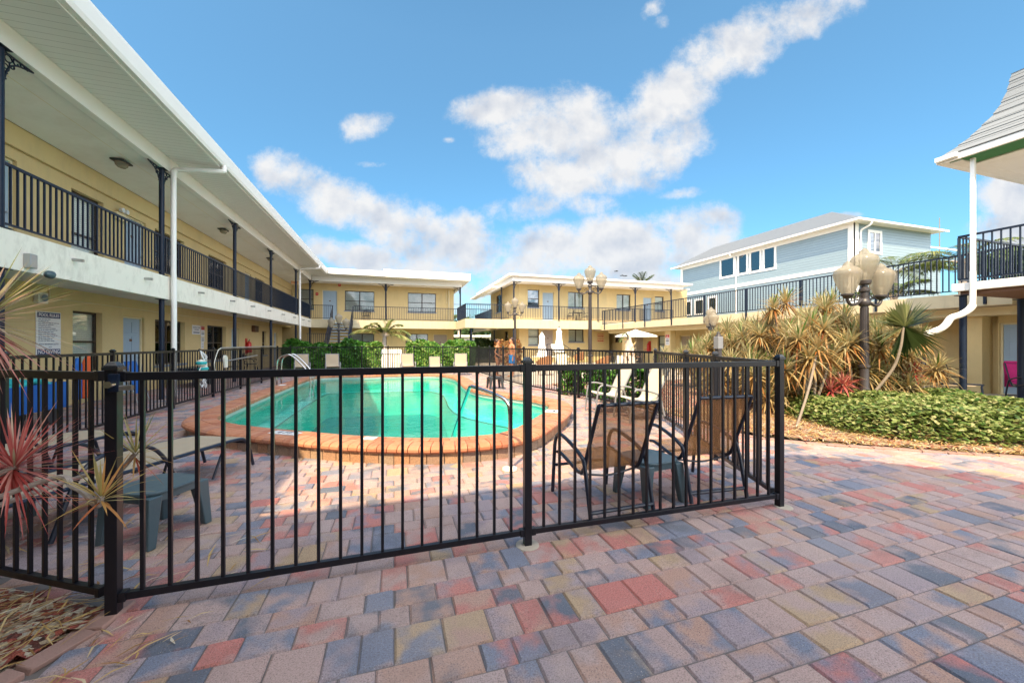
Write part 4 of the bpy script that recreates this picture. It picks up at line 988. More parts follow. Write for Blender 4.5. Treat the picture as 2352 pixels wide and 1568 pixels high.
def wall_box(name, label, cat, x0,x1,y0,y1,z0,z1, mat, extra=None):
    t = thing(name, label, cat, ((x0+x1)/2,(y0+y1)/2,(z0+z1)/2)); MB().box(x0,x1,y0,y1,z0,z1).build('housing', M[mat], t, bevel=.01)
    if extra: extra(t)
    return t
def flood(t):
    b = MB(); b.lathe([(.015,0),(.06,.03),(.065,.07),(.03,.08)],(0,0,0),14); b.v = [(-5.30+v[0], 7.98+v[2]*1.4, 2.50+v[1]) for v in b.v]; b.build('lamp_head', M['greyplastic'], t, smooth=True)
wall_box('flood_light', 'grey weatherproof box with small flood lamp on the slab edge', 'flood light', -5.447,-5.36,7.80,7.93,2.56,2.78,'steel', flood)
def spk(t): b = MB(); b.lathe([(.07,0),(.075,.01),(.06,.012)],(0,0,0),16); b.v = [(-6.90+v[2], 10.36+v[0], 2.33+v[1]) for v in b.v]; b.build('grille', M['sill'], t)
wall_box('wall_alarm', 'cream square alarm horn on the wall above the pool rules sign', 'alarm', -6.997,-6.91,10.24,10.47,2.22,2.44,'whitefoam', spk)
wall_box('vent_hood', 'dark vent box high on the lower wall by the red extinguisher', 'vent', -6.997,-6.85,22.6,23.2,2.0,2.32,'wood', lambda t: [MB().box(-6.849,-6.835,22.65,23.15,2.04+.055*k,2.07+.055*k).build('louvre', M['winframe'], t) for k in range(5)])
def extinguisher(x, y, z, d, label):
    t = thing('fire_extinguisher', label, 'fire extinguisher', (x,y,z), 'red extinguisher cabinets')
    b = MB(); b.lathe([(.0,0),(.10,.01),(.105,.05),(.105,.46),(.08,.53),(.03,.56),(.03,.60)], (x+d*.13,y,z), 16); b.build('cylinder', M['red'], t, smooth=True)
    MB().tube([(x+d*.13,y,z+.60),(x+d*.13,y+.05,z+.65),(x+d*.13,y+.13,z+.63)], .014, 6).build('handle', M['blackplastic'], t)
    MB().box(x+d*.004,x+d*.02,y-.13,y+.13,z-.05,z+.72).build('back_plate', M['red'], t)
extinguisher(-7.0, 21.85, .93, 1, 'red fire extinguisher on the lower wall of the left wing')
extinguisher(17.0, 22.35, .85, -1, 'red fire extinguisher on the right wing behind the stunted palm')
def exit_sign():
    t = thing('exit_sign', 'red lettered exit sign at the end of the upper left gallery', 'sign', (-6.2,27.6,5.5)); MB().box(-6.35,-5.9,27.58,27.64,5.22,5.44).build('sign_board', M['tan_sign'], t, bevel=.004)
    text('lettering', 'EXIT', (-6.125,27.575,5.33), RMY, .19, M['inkred'], t)
exit_sign()
for (x,y,z,lab) in ((-5.35,30.55,5.0,'small red fire alarm left of the blue rear door'),(-3.85,30.55,5.72,'small red alarm box right of the blue rear door')):
    t = thing('fire_alarm', lab, 'alarm', (x,y,z)); MB().box(x-.09,x+.09,y,y+.045,z-.1,z+.1).build('housing', M['red'], t, bevel=.008); MB().lathe([(.05,0),(.05,.01)],(x,y-.012,z),10).build('button', M['inkwhite'], t)
# ---------------------------------------------------------------- signs
def pool_rules():
    t = thing('pool_rules_sign', 'tall white pool rules sign with navy bands on the lower left wall', 'sign', (-6.985,10.59,1.62))
    MB().box(-6.997,-6.982,10.29,10.89,1.14,2.06).build('sign_board', M['signwhite'], t, bevel=.004)
    MB().box(-6.981,-6.979,10.31,10.87,1.93,2.045).build('header_band', M['signblue'], t); MB().box(-6.981,-6.979,10.31,10.87,1.155,1.275).build('footer_band', M['signblue'], t)
    text('lettering', 'POOL RULES', (-6.978,10.59,1.985), RX, .095, M['inkwhite'], t, sx=.93); text('lettering', 'NO DIVING', (-6.978,10.59,1.213), RX, .115, M['inkwhite'], t, sx=.88)
    text('lettering', 'POOL MAXIMUM DEPTH', (-6.98,10.59,1.375), RX, .05, M['inkblue'], t, sx=.86); text('lettering', 'FEET', (-6.98,10.62,1.315), RX, .04, M['inkblue'], t)
    rn = random.Random(3); b = MB(); z = 1.90
    for n in range(13):
        w = rn.uniform(.22,.5); y = 10.335; e = y+w
        while y < e:
            ww = rn.uniform(.03,.09); b.box(-6.981,-6.9795,y,min(e,y+ww),z-.010,z+.006); y += ww+.014
        z -= .0375
    b.build('small_print', M['inkblue'], t)
pool_rules()
def sign(name, label, fr, a, z, w, h, items, mat='signwhite', band=None):
    c = fr.p(a, .01, z); t = thing(name, label, 'sign', c); b = MB(); fr.box(b, a-w/2, a+w/2, .003, .015, z-h/2, z+h/2); b.build('sign_board', M[mat], t, bevel=.003)
    if band: b = MB(); fr.box(b, a-w/2+.008, a+w/2-.008, .016, .018, z+h/2-band, z+h/2-.008); b.build('header_band', M['inkred'], t)
    for (tx, da, dz, sz, m) in items:
        if tx == '=':
            b = MB(); fr.box(b, a-w*.38, a+w*.38, .016, .018, z+dz-sz/2, z+dz+sz/2); b.build('small_print', M[m], t)
        elif tx == '>':
            b = MB(); s = 1 if (fr.axis == 'y' and fr.d < 0) else (1 if fr.d > 0 else -1)
            fr.box(b, a-w*.42, a+w*.25, .016, .020, z+dz-sz*.3, z+dz+sz*.3); n = .016
            p = [fr.p(a+s*w*.25, n, z+dz+sz*.62), fr.p(a+s*w*.44, n, z+dz), fr.p(a+s*w*.25, n, z+dz-sz*.62)]; b.extrude(p, Vector(fr.p(0,.004,0))-Vector(fr.p(0,0,0))); b.build('arrow', M[m], t)
        else: text('lettering', tx, fr.p(a+da, .019, z+dz), fr.rot(), sz, M[m], t, sx=.9)
    return t
sign('notice_sign', 'white lettered notice left of the red headed sign on the lower left wall', fx, 16.88, 1.90, .60, .34, [('ROOM AT YOUR',0,.08,.075,'inkblue'),('OWN RISK',0,0,.075,'inkblue'),('=',0,-.10,.05,'inkblue')])
sign('warning_sign', 'narrow red topped warning sign on the lower left wall', fx, 17.37, 1.86, .28, .40, [('=',0,-.04,.02,'ink'),('=',0,-.10,.05,'inkblue'),('=',0,.15,.03,'inkwhite')], band=.15)
sign('notice_sign', 'small square notice below the red topped sign on the left wall', fx, 17.37, 1.55, .26, .18, [('=',0,.04,.025,'ink'),('=',0,-.01,.02,'ink'),('=',0,-.05,.02,'ink')])
sign('notice_sign', 'lowest pale notice of the column of signs on the left wall', fx, 17.35, 1.32, .20, .26, [('=',0,.07,.02,'inkblue'),('=',0,0,.02,'inkblue'),('=',0,-.06,.02,'inkblue')])
sign('direction_sign', 'tan LAUNDRY sign with a red arrow on the rear wall', fc, 15.62, 2.05, .66, .34, [('LAUNDRY',0,.075,.15,'inkred'),('>',0,-.08,.10,'inkred')], 'tan_sign')
sign('direction_sign', 'tan DUMPSTER sign with a red arrow below the laundry sign', fc, 15.62, 1.68, .66, .34, [('DUMPSTER',0,.075,.13,'inkred'),('>',0,-.08,.10,'inkred')], 'tan_sign')
sign('warning_sign', 'red and white no trespassing style sign on the yellow pillar', Fr('x',15.55,-1), 18.8, 1.62, .34, .62, [('NO',0,.25,.07,'inkwhite'),('PARKING',0,.17,.055,'inkwhite'),('=',0,.03,.05,'inkblue'),('=',0,-.06,.06,'ink'),('=',0,-.16,.04,'inkblue'),('=',0,-.24,.03,'inkblue')], band=.20)
sign('notice_sign', 'small pinkish notice low on the right wing wall by the extinguisher', fd, 22.75, .98, .5, .22, [('=',0,.03,.02,'inkred'),('=',0,-.03,.02,'inkred')], 'tan_sign')
t = thing('television', 'black wall mounted screen under the right wing walkway', 'television', (16.95,26.1,1.75)); MB().box(16.9,16.96,25.65,26.5,1.5,2.0).build('screen', M['blackglass'], t, bevel=.01); MB().box(16.962,16.997,25.95,26.2,1.65,1.85).build('bracket', M['iron'], t)
# ================================================================ pool gear
t = thing('pool_handrail', 'curved steel handrail leading over the coping into the near end of the pool', 'handrail', (1.22,4.0,0))
MB().tube(curve3([(1.22,4.0,.02),(1.22,4.0,.35),(1.22,4.0,.62),(1.20,4.05,.74),(1.12,4.2,.80),(.95,4.52,.855),(.905,4.66,.85),(.895,4.78,.76),(.85,5.58,.10),(.82,6.0,-.30)], 6), .022, 12).build('rail', M['chrome'], t, smooth=True)
MB().lathe([(.0,.004),(.085,.004),(.08,.022),(.03,.034),(.024,.04)], (1.22,4.0,0), 24).build('base_flange', M['whitefoam'], t, smooth=True)
t = thing('pool_ladder', 'steel pool ladder at the far left side of the pool', 'ladder', (-3.0,13.6,.2))
for y in (13.3,13.8): MB().tube(curve3([(-3.45,y,.0),(-3.45,y,.5),(-3.42,y,.88),(-3.25,y,1.02),(-3.02,y,1.0),(-2.62,y,.55),(-2.52,y,.25),(-2.5,y,-.6)], 5), .024, 10).build('rail', M['chrome'], t, smooth=True)
for z in (.30,.02,-.25): MB().box(-2.56,-2.46,13.3,13.8,z-.015,z+.015).build('tread', M['steel'], t)
t = thing('rope_float', 'white and teal float line hung from a hook on the left fence', 'float line', (-4.44,10.85,.95))
MB().tube(curve3([(-4.46,10.82,1.18),(-4.42,10.82,1.26),(-4.38,10.82,1.22)],4), .008, 6).build('hook', M['iron'], t)
rn = random.Random(2)
for k, z in enumerate((.93,.79,.62)):
    b = MB(); b.lathe([(.0,-.09),(.075,-.06),(.10,0),(.075,.06),(.0,.09)], (-4.36,10.82+(-.05,.04,.07)[k],z), 14); b.build('float', M['whitefoam'], t, smooth=True)
    b = MB(); b.lathe([(.09,-.035),(.104,-.02),(.104,.02),(.09,.035)], (-4.36,10.82+(-.05,.04,.07)[k],z), 14); b.build('float_band', M['teal'], t, smooth=True)
b = MB()
for k in range(5): b.tube(curve3([(-4.40,10.82,1.22)] + [(-4.36+rn.uniform(-.02,.04), 10.82+rn.uniform(-.12,.16), 1.2-.14*i) for i in range(1,7)], 4), .010, 5)
b.tube([Vector((-4.36,10.98+.05*math.cos(a),.38+.06*math.sin(a))) for a in [i*PI/6 for i in range(13)]], .009, 5)
b.build('rope', M['signwhite'], t)
a_, b_ = at(735,803,10.6), at(600,796,12.6)
t = thing('pool_pole', 'long aluminium pool pole lying on top of the left fence', 'pole', (-4.45,13,1.25)); MB().tube([(-4.38,11.9,1.27),(-4.38,16.6,1.285)], .022, 10).build('tube', M['steel'], t, smooth=True); MB().tube(curve3([(-4.38,11.9,1.27),(-4.34,11.6,1.2),(-4.34,11.4,.9),(-4.36,11.5,.7)],4), .01, 6).build('hose', M['whitefoam'], t)
t = thing('pool_brush', 'white curved brush head with a pole leaning on the left fence', 'pool brush', (-4.3,12.4,.75)); MB().tube([(-4.36,12.3,.92),(-4.36,14.6,1.0)], .02, 10).build('pole', M['steel'], t, smooth=True)
MB().extrude([(-4.38,12.05,.74),(-4.38,12.2,.74),(-4.38,12.2,1.0),(-4.38,12.12,1.07),(-4.38,12.03,1.08),(-4.38,11.99,1.0)], (.05,0,0)).build('brush_head', M['whitefoam'], t, bevel=.008)
# ================================================================ furniture
def ppath(b, pts, r, k=4, n=8): b.tube(curve3(pts, k), r, n)
def lounger():                              # flat sling lounger, foot end at -y
    L = thing('sun_lounger', 'x', 'sun lounger', (0,0,0), 'flat sling loungers by the near left fence')
    for x in (-.31,.31):
        b = MB(); ppath(b, [(x,-.98,.02),(x,-.92,.24),(x,-.86,.33),(x,-.74,.355),(x,-.3,.355),(x,.3,.355),(x,1.0,.36)], .016); b.build('side_rail', M['navyframe'], L, smooth=True)
        b = MB(); ppath(b, [(x*1.06,-.12,.02),(x*1.08,-.04,.30),(x*1.06,.10,.50),(x*1.06,.30,.545),(x*1.06,.50,.52),(x*1.06,.62,.38),(x*1.02,.74,.02)], .016); b.build('arm', M['navyframe'], L, smooth=True)
    bb = MB(); bb.tube([(-.31,-.88,.30),(.31,-.88,.30)], .014); bb.build('cross_bar', M['navyframe'], L, smooth=True); bb = MB(); bb.tube([(-.31,-.60,.33),(.31,-.60,.33)], .012); bb.build('cross_bar', M['navyframe'], L, smooth=True); bb = MB(); bb.tube([(-.31,-.62,.345),(-.29,-.5,.02)], .012); bb.build('cross_bar', M['navyframe'], L, smooth=True); bb = MB(); bb.tube([(.31,-.62,.345),(.29,-.5,.02)], .012); bb.build('cross_bar', M['navyframe'], L, smooth=True); bb = MB(); bb.tube([(-.31,.98,.36),(.31,.98,.36)], .016); bb.build('cross_bar', M['navyframe'], L, smooth=True); bb = MB(); bb.tube([(-.31,.2,.33),(.31,.2,.33)], .012); bb.build('cross_bar', M['navyframe'], L, smooth=True)
    b = MB(); P = [(-.97+i*.0,0) for i in range(1)]; ys = [-.90+.19*i for i in range(11)]
    zs = [.345+.015*math.sin(i*.6) if i else .33 for i in range(11)]
    for i in range(10): b.obox((0,(ys[i]+ys[i+1])/2,(zs[i]+zs[i+1])/2+.012), (.295,0,0), (0,(ys[i+1]-ys[i])/2,(zs[i+1]-zs[i])/2), (0,0,.004))
    b.build('sling', M['tansling'], L); return L
lo = lounger(); ax = math.atan2(.42, .90)     # rotate so +y (head) points to (-.42,-.9)
def put(o, x, y, rz, label): o.location = (x,y,0); o.rotation_euler = (0,0,rz); o['label'] = label
RZ = math.radians(180-25)
put(lo, -2.22, 4.22, RZ, 'tan sling lounger nearest the left front fence post')
dup(lo, (-3.55,4.95,0), RZ+.05, 'tan sling lounger behind the near one, toward the left gallery')
def stool(mat='greyplastic', cat='side table', name='side_table', grp='low plastic side tables'):
    S = thing(name, 'x', cat, (0,0,0), grp)
    b = MB(); b.prism([(.21*math.copysign(abs(math.cos(a))**.55, math.cos(a)), .21*math.copysign(abs(math.sin(a))**.55, math.sin(a))) for a in [2*PI*i/32 for i in range(32)]], .345, .37); b.build('table_top', M[mat], S, bevel=.008)
    for sx in (-1,1):
        for sy in (-1,1):
            b = MB(); base = 0
            c0, c1 = Vector((sx*.165,sy*.165,.343)), Vector((sx*.20,sy*.20,0))
            for c, w in ((c0,.045),(c1,.026)):
                for (i,j) in ((-1,-1),(1,-1),(1,1),(-1,1)): b.v.append((c.x+i*w, c.y+j*w, c.z))
            b.idx([(0,3,2,1),(4,5,6,7),(0,1,5,4),(1,2,6,5),(2,3,7,6),(3,0,4,7)], 0); b.build('leg', M[mat], S, bevel=.008)
    b = MB()
    for s in (-1,1): b.box(-.13,.13,s*.185-.012,s*.185+.012,.30,.344); b.box(s*.185-.012,s*.185+.012,-.13,.13,.30,.344)
    b.build('apron', M[mat], S); return S
s0 = stool(); s0.location = (-1.66,3.43,0); s0.rotation_euler = (0,0,math.radians(-27)); s0['label'] = 'grey blue plastic table between the near lounger and the fence post'
dup(s0, (-3.05,3.95,0), -.4, 'grey blue plastic table between the two tan loungers')
dup(s0, (2.21,2.93,0), .1, 'grey blue plastic table between the two brown sling chairs')
bs = stool('blackplastic', 'stool', 'stool'); bs.location = (2.98,11.35,0); bs['label'] = 'small black plastic stool on the far right pool deck'
def sling_chair(name, label, frame, slmat, grp, lean=.30, hb=.62):    # faces +y, rear feet at -y
    C = thing(name, label, 'chair', (0,0,0), grp)
    for x in (-.285,.285):
        b = MB(); ppath(b, [(x,.36,.02),(x,.33,.30),(x,.30,.50),(x,.22,.58),(x,.05,.565),(x,-.17,.50),(x,-.24,.42),(x,-.34,.02)], .017, 5, 9); b.build('arm_leg', M[frame], C, smooth=True)
        b = MB(); ppath(b, [(x*.92,.30,.40),(x*.92,.22,.405),(x*.92,.0,.36),(x*.92,-.12,.345),(x*.92,-.19,.40),(x*.92,-.25,.55),(x*.92,-.19-lean,.39+hb)], .016, 5, 9); b.build('side_rail', M[frame], C, smooth=True)
    y1, z1 = -.19-lean, .39+hb
    bb = MB(); bb.tube([(-.262,y1,z1),(.262,y1,z1)], .014); bb.build('cross_bar', M[frame], C, smooth=True); bb = MB(); bb.tube([(-.285,-.322,.10),(.285,-.322,.10)], .016); bb.build('cross_bar', M[frame], C, smooth=True); bb = MB(); bb.tube([(-.285,.335,.27),(.285,.335,.27)], .014); bb.build('cross_bar', M[frame], C, smooth=True); bb = MB(); ppath(bb, [(-.262,-.13,.335),(0,-.13,.30),(.262,-.13,.335)], .009); bb.build('cross_bar', M[frame], C, smooth=True)
    P = curve3([(0,.30,.405),(0,.22,.41),(0,.0,.365),(0,-.11,.352),(0,-.19,.41),(0,-.25,.55),(0,y1,z1-.01)], 6); b = MB()
    for i in range(len(P)-1):
        a, c = P[i], P[i+1]; b.face([(-.252,a.y,a.z),(.252,a.y,a.z),(.252,c.y,c.z),(-.252,c.y,c.z)])
        n = (c-a).normalized().cross(Vector((1,0,0)))*.006
        b.face([(-.252,a.y+n.y,a.z+n.z),(-.252,c.y+n.y,c.z+n.z),(.252,c.y+n.y,c.z+n.z),(.252,a.y+n.y,a.z+n.z)])
    b.build('sling', M[slmat], C, smooth=True); return C
ch = sling_chair('sling_chair', 'brown mesh sling chair nearest the middle front fence post', 'navyframe', 'mesh_sling', 'brown sling chairs behind the front fence', lean=.22, hb=.54)
ch.location = (1.70,2.90,0); ch.rotation_euler = (0,0,.02)
dup(ch, (2.74,2.96,0), -.07, 'brown mesh sling chair in the right front fence corner')
cc = sling_chair('sling_chair', 'cream sling chair facing the pool, nearer of the two by the right fence', 'greyframe', 'cream', 'cream sling chairs facing the pool', lean=.26, hb=.58)
cc.location = (4.28,5.92,0); cc.rotation_euler = (0,0,PI/2-.08)
dup(cc, (4.10,6.72,0), PI/2-.15, 'cream sling chair facing the pool, farther of the two by the right fence')
fl0 = None
for i, (px, py, lab) in enumerate(((695,815,'tan chair back farthest left before the dark hedge'),(765,815,'tan chair back before the hedge under the left lamp'),(937,817,'tan chair back at the right end of the white screen'),(999,824,'lowest tan chair back, before the sunny hedge'),(1057,812,'tan chair back farthest right before the sunny hedge'))):
    x, y, z = at(px, py, 16.9 - .0*i); 
    if y > 18.2: y = 18.2; x = ray(px,py)[0]/ray(px,py)[1]*y
    if fl0 is None:
        fl0 = sling_chair('sling_chair', lab, 'greyframe', 'tansling', 'tan sling chairs at the far end of the pool', lean=.12, hb=.54); fl0.location = (x,y-.1,0); fl0.rotation_euler = (0,0,PI+.25)
    else: dup(fl0, (x,y-.1,0), PI+(.2,.2,.1,.0,-.2)[i], lab, .86 if i == 3 else None)
# cast iron chairs and tables
def iron_chair():
    C = thing('garden_chair', 'x', 'chair', (0,0,0), 'ornate black iron chairs on the patios')
    for sx in (-.2,.2):
        for sy in (-.19,.19): MB().tube(curve3([(sx,sy,.44),(sx*1.05,sy*1.1,.25),(sx*1.2,sy*1.25,.0)],4), .013, 6).build('leg', M['iron'], C, smooth=True)
    b = MB(); b.lathe([(.0,.43),(.23,.43),(.24,.44),(.23,.455),(.0,.455)], (0,0,0), 18); b.build('seat', M['iron'], C)
    b = MB(); ppath(b, [(-.2,-.2,.44),(-.25,-.24,.65),(-.17,-.27,.88),(0,-.28,.95),(.17,-.27,.88),(.25,-.24,.65),(.2,-.2,.44)], .014, 5, 7)
    for (cx_, cz_, r) in ((-.09,.72,.075),(.09,.72,.075),(0,.84,.06),(-.09,.56,.06),(.09,.56,.06)): b.tube([(cx_+r*math.cos(a), -.25, cz_+r*math.sin(a)) for a in [i*PI/6 for i in range(13)]], .009, 5)
    for s in (-1,1): ppath(b, [(s*.24,-.23,.66),(s*.29,-.05,.68),(s*.28,.15,.64),(s*.22,.2,.45)], .012, 4, 6)
    b.build('backrest', M['iron'], C, smooth=True); return C
ic = iron_chair(); ic.location = (12.4,15.6,0); ic.rotation_euler = (0,0,2.6); ic['label'] = 'ornate black iron chair right of the white open umbrella'
for x, y, rz, lab in ((10.9,17.6,-.8,'ornate black iron chair under the left edge of the open umbrella'),(12.9,18.1,2.0,'ornate black iron chair behind the open umbrella pole'),(15.25,7.55,.9,'ornate black iron chair left of the round table at right'),(15.3,6.75,-1.9,'ornate black iron chair right of the round table by the pillar'),(11.3,24.6,2.6,'ornate chair right of the closed umbrellas against the rear wall'),(12.5,24.8,3.3,'ornate chair below the rear sliding window')):
    dup(ic, (x,y,0), rz, lab)
for x, y, rz, lab in ((12.7,26.0,1.3,'black chair with a slatted back on the upper rear gallery'),(14.0,26.0,-1.6,'ornate chair right of the small table on the upper gallery'),(-2.0,30.2,2.9,'ornate chair on the upper gallery of the rear left wing')):
    dup(ic, (x,y,3.02), rz, lab)
def round_table(x, y, z, label, r=.45, mat='wood', h=.72):
    t = thing('round_table', label, 'table', (x,y,z)); MB().lathe([(.0,h-.03),(r-.02,h-.03),(r,h-.02),(r,h-.005),(r-.02,h),(0,h)], (x,y,z), 28).build('table_top', M[mat], t, smooth=True)
    for k in range(4):
        a = k*PI/2+.5; c, s = math.cos(a), math.sin(a); MB().tube(curve3([(x+c*.1,y+s*.1,z+h-.03),(x+c*.16,y+s*.16,z+h*.5),(x+c*r*.8,y+s*r*.8,z)],4), .014, 6).build('leg', M['iron'], t, smooth=True)
    return t
round_table(15.3, 7.2, 0, 'dark round table under the right walkway between two iron chairs', .5)
round_table(13.35, 26.0, 3.02, 'small dark table between chairs on the upper rear gallery', .35, 'iron')
round_table(11.9, 17.1, 0, 'dark round table below the open white umbrella', .5)
round_table(7.45, 18.63, 0, 'pale round table at the foot of the left closed umbrella', .55, 'whitefoam')
round_table(8.31, 18.36, 0, 'pale round table at the foot of the right closed umbrella', .55, 'whitefoam')
def wicker():
    C = thing('wicker_chair', 'x', 'chair', (0,0,0), 'brown wicker tub chairs')
    b = MB(); b.lathe([(.26,.30),(.30,.34),(.30,.42),(.0,.44)], (0,0,0), 20); b.build('seat', M['wicker'], C)
    b = MB(); n = 22
    for i in range(n):
        a0, a1 = PI*(.92+1.16*i/n), PI*(.92+1.16*(i+1)/n)
        hz = lambda a: .62+.24*max(0, -math.sin(a))**1.0
        for r0, r1 in ((.30,.345),):
            p = lambda r, a, z: (r*math.cos(a), r*math.sin(a), z)
            b.face([p(r0,a0,.34),p(r0,a1,.34),p(r1,a1,hz(a1)),p(r1,a0,hz(a0))]); b.face([p(r0+.03,a0,.34),p(r1+.03,a0,hz(a0)),p(r1+.03,a1,hz(a1)),p(r0+.03,a1,.34)]); b.face([p(r1,a0,hz(a0)),p(r1,a1,hz(a1)),p(r1+.03,a1,hz(a1)),p(r1+.03,a0,hz(a0))])
    b.build('backrest', M['wicker'], C)
    for k in range(4): a = PI/4+k*PI/2; MB().tube([(.22*math.cos(a),.22*math.sin(a),.31),(.27*math.cos(a),.27*math.sin(a),0)], .02, 8).build('leg', M['wood'], C)
    return C
wc = wicker(); wc.location = (6.35,15.6,0); wc.rotation_euler = (0,0,.2); wc['label'] = 'brown wicker chair nearest the two people beyond the fence'
dup(wc, (9.0,15.2,0), .4, 'brown wicker chair right of the tall middle lamp post'); dup(wc, (11.6,22.5,0), .3, 'brown wicker chair in the shade under the rear gallery')
cs = sling_chair('patio_chair', 'cream patio chair left of the stunted palm trunk', 'greyframe', 'cream', 'cream patio chairs outside the fence', lean=.2, hb=.5); cs.location = (8.9,13.6,0); cs.rotation_euler = (0,0,2.3)
dup(cs, (7.6,16.4,0), 2.9, 'cream patio chair between the lamp post and closed umbrellas'); dup(cs, (13.9,11.0,0), .6, 'cream patio chair left of the wispy shrub by the pillar'); dup(cs, (12.4,6.3,0), 2.4, 'cream patio chair striped with shadow at the edge of the ground cover')
# umbrellas
def closed_umb(x, y, h, label):
    t = thing('patio_umbrella', label, 'umbrella', (x,y,0), 'closed white umbrellas'); MB().tube([(x,y,0),(x,y,h-.02)], .022, 10).build('pole', M['greyframe'], t)
    b = MB(); n = 40; prof = [(.04,h),(.07,h-.07),(.15,h-.22),(.125,h-.30),(.13,h-.55),(.17,h-.85),(.215,h-1.15),(.23,h-1.28)]; base = 0
    for (r, z) in prof:
        for j in range(n):
            a = 2*PI*j/n; q = 1+.22*math.cos(8*a)*(min(1,(h-z)/.4)); b.v.append((x+r*q*math.cos(a), y+r*q*math.sin(a), z+.05*math.cos(8*a)*(1 if z < h-1.1 else 0)))
    for i in range(len(prof)-1):
        for j in range(n): b.idx([(i*n+j,(i+1)*n+j,(i+1)*n+(j+1)%n,i*n+(j+1)%n)], 0)
    b.face([b.v[j] for j in range(n)]); b.build('canopy', M['umb'], t, smooth=True)
    MB().lathe([(.03,h),(.035,h+.05),(.02,h+.09),(0,h+.1)], (x,y,0), 10).build('finial', M['blackplastic'], t); MB().lathe([(.24,0),(.25,.04),(.05,.08),(.03,.1)], (x,y,0), 18).build('base', M['concrete'], t)
    b = MB(); b.lathe([(.15,h-.50),(.155,h-.47),(.15,h-.44)], (x,y,0), 16); b.build('tie_strap', M['signwhite'], t)
closed_umb(7.45,18.63,1.98,'closed white umbrella, left and shorter of the pair'); closed_umb(8.31,18.36,2.22,'closed white umbrella, right and taller of the pair')
def open_umb(x, y, zr, za, R, label):
    t = thing('patio_umbrella', label, 'umbrella', (x,y,0)); MB().tube([(x,y,0),(x,y,za-.03)], .022, 10).build('pole', M['greyframe'], t)
    b = MB(); n = 8; K = 5
    for k in range(K+1):
        for j in range(n*2):
            a = PI*j/n; f = k/K; r = R*f*(1 if j%2==0 else math.cos(PI/n)); b.v.append((x+r*math.cos(a), y+r*math.sin(a), za-(za-zr)*f**1.15 - (0 if j%2==0 else .05*f*(1-f))))
    for k in range(K):
        for j in range(16): b.idx([(k*16+j,(k+1)*16+j,(k+1)*16+(j+1)%16,k*16+(j+1)%16)], 0)
    for j in range(16):
        p = b.v[K*16+j]; q = b.v[K*16+(j+1)%16]; b.face([p,(p[0],p[1],p[2]-.07),(q[0],q[1],q[2]-.07),q])
    b.build('canopy', M['umb'], t)
    for j in range(8): a = PI*j/4; MB().bar((x,y,za-.06),(x+R*.97*math.cos(a),y+R*.97*math.sin(a),zr-.015),.014,.014).build('rib', M['greyframe'], t)
    b = MB(); b.lathe([(.28,za-.10),(.16,za-.02),(.0,za+.04)], (x,y,0), 8); b.build('vent_cap', M['umb'], t); MB().lathe([(.24,0),(.25,.05),(.03,.1)], (x,y,0), 18).build('base', M['concrete'], t)
open_umb(12.17,17.16,1.80,2.10,1.08,'open white umbrella behind the stunted palm')
# things along the left gallery
t = thing('beach_wagon', 'blue canvas beach wagon full of gear on the lower left gallery', 'wagon', (-5.85,8.2,0))
b = MB(); b.box(-6.15,-5.5,7.5,8.75,.28,.31); 
for (x0,x1,y0,y1) in ((-6.15,-6.12,7.5,8.75),(-5.53,-5.5,7.5,8.75),(-6.12,-5.53,7.5,7.53),(-6.12,-5.53,8.72,8.75)): b.box(x0,x1,y0,y1,.31,.72)
b.build('body', M['blue'], t, bevel=.01)
for x in (-6.05,-5.6):
    for y in (7.7,8.55): b = MB(); b.lathe([(.06,-.03),(.13,-.03),(.14,0),(.13,.03),(.06,.03)],(0,0,0),16); b.v = [(x+v[2], y+v[0], .145+v[1]) for v in b.v]; b.build('wheel', M['blackplastic'], t, smooth=True)
MB().tube(curve3([(-5.82,8.75,.4),(-5.82,9.0,.7),(-5.82,9.05,.98)],4), .014, 8).build('handle', M['iron'], t)
b = MB(); rn = random.Random(4)
for k in range(6): b.tube(curve3([(-6.0+.09*k,7.7,.6),(-6.0+.09*k,8.1,.76+rn.uniform(0,.06)),(-6.0+.09*k,8.6,.62)],4), .05, 8)
b.build('towel_bundle', M['teal'], t, smooth=True)
t = tag(MB().extrude([(-5.62,9.20,.35),(-5.62,9.38,.35),(-5.62,9.42,1.05),(-5.62,9.32,1.18),(-5.62,9.22,1.05)], (.07,0,0)).build('kickboard', M['orange'], None, bevel=.03), 'red orange kickboard standing beside the blue wagon', 'kickboard')
tag(MB().extrude([(-5.62,8.98,.35),(-5.62,9.15,.35),(-5.62,9.16,1.0),(-5.62,9.07,1.14),(-5.62,8.99,1.0)], (.07,0,0)).build('kickboard', M['blue'], None, bevel=.03), 'blue kickboard between the wagon and the orange kickboard', 'kickboard')
t = thing('beach_chair', 'blue folded beach chair leaning by the second gallery post', 'chair', (-5.75,11.0,0))
b = MB(); 
for y in (10.75,11.2): b.tube([(-5.55,y,0),(-5.85,y,1.0)], .014, 8); b.tube([(-5.75,y,0),(-5.7,y,.9)], .014, 8)
b.build('frame', M['steel'], t); MB().extrude([(-5.62,10.77,.25),(-5.62,11.18,.25),(-5.83,11.18,.98),(-5.83,10.77,.98)], (.02,0,.005)).build('sling', M['blue'], t)
t = thing('beach_cart', 'dark folded cart standing under the left gallery beside a window', 'cart', (-6.3,13.6,0))
b = MB(); b.box(-6.6,-6.0,14.3,15.6,.25,.62); b.build('body', M['navyframe'], t, bevel=.03)
for y in (14.5,15.4): b = MB(); b.lathe([(.05,-.03),(.2,-.03),(.21,0),(.2,.03),(.05,.03)],(0,0,0),16); b.v = [(-6.0+v[2], y+v[0], .21+v[1]) for v in b.v]; b.build('wheel', M['blackplastic'], t, smooth=True)
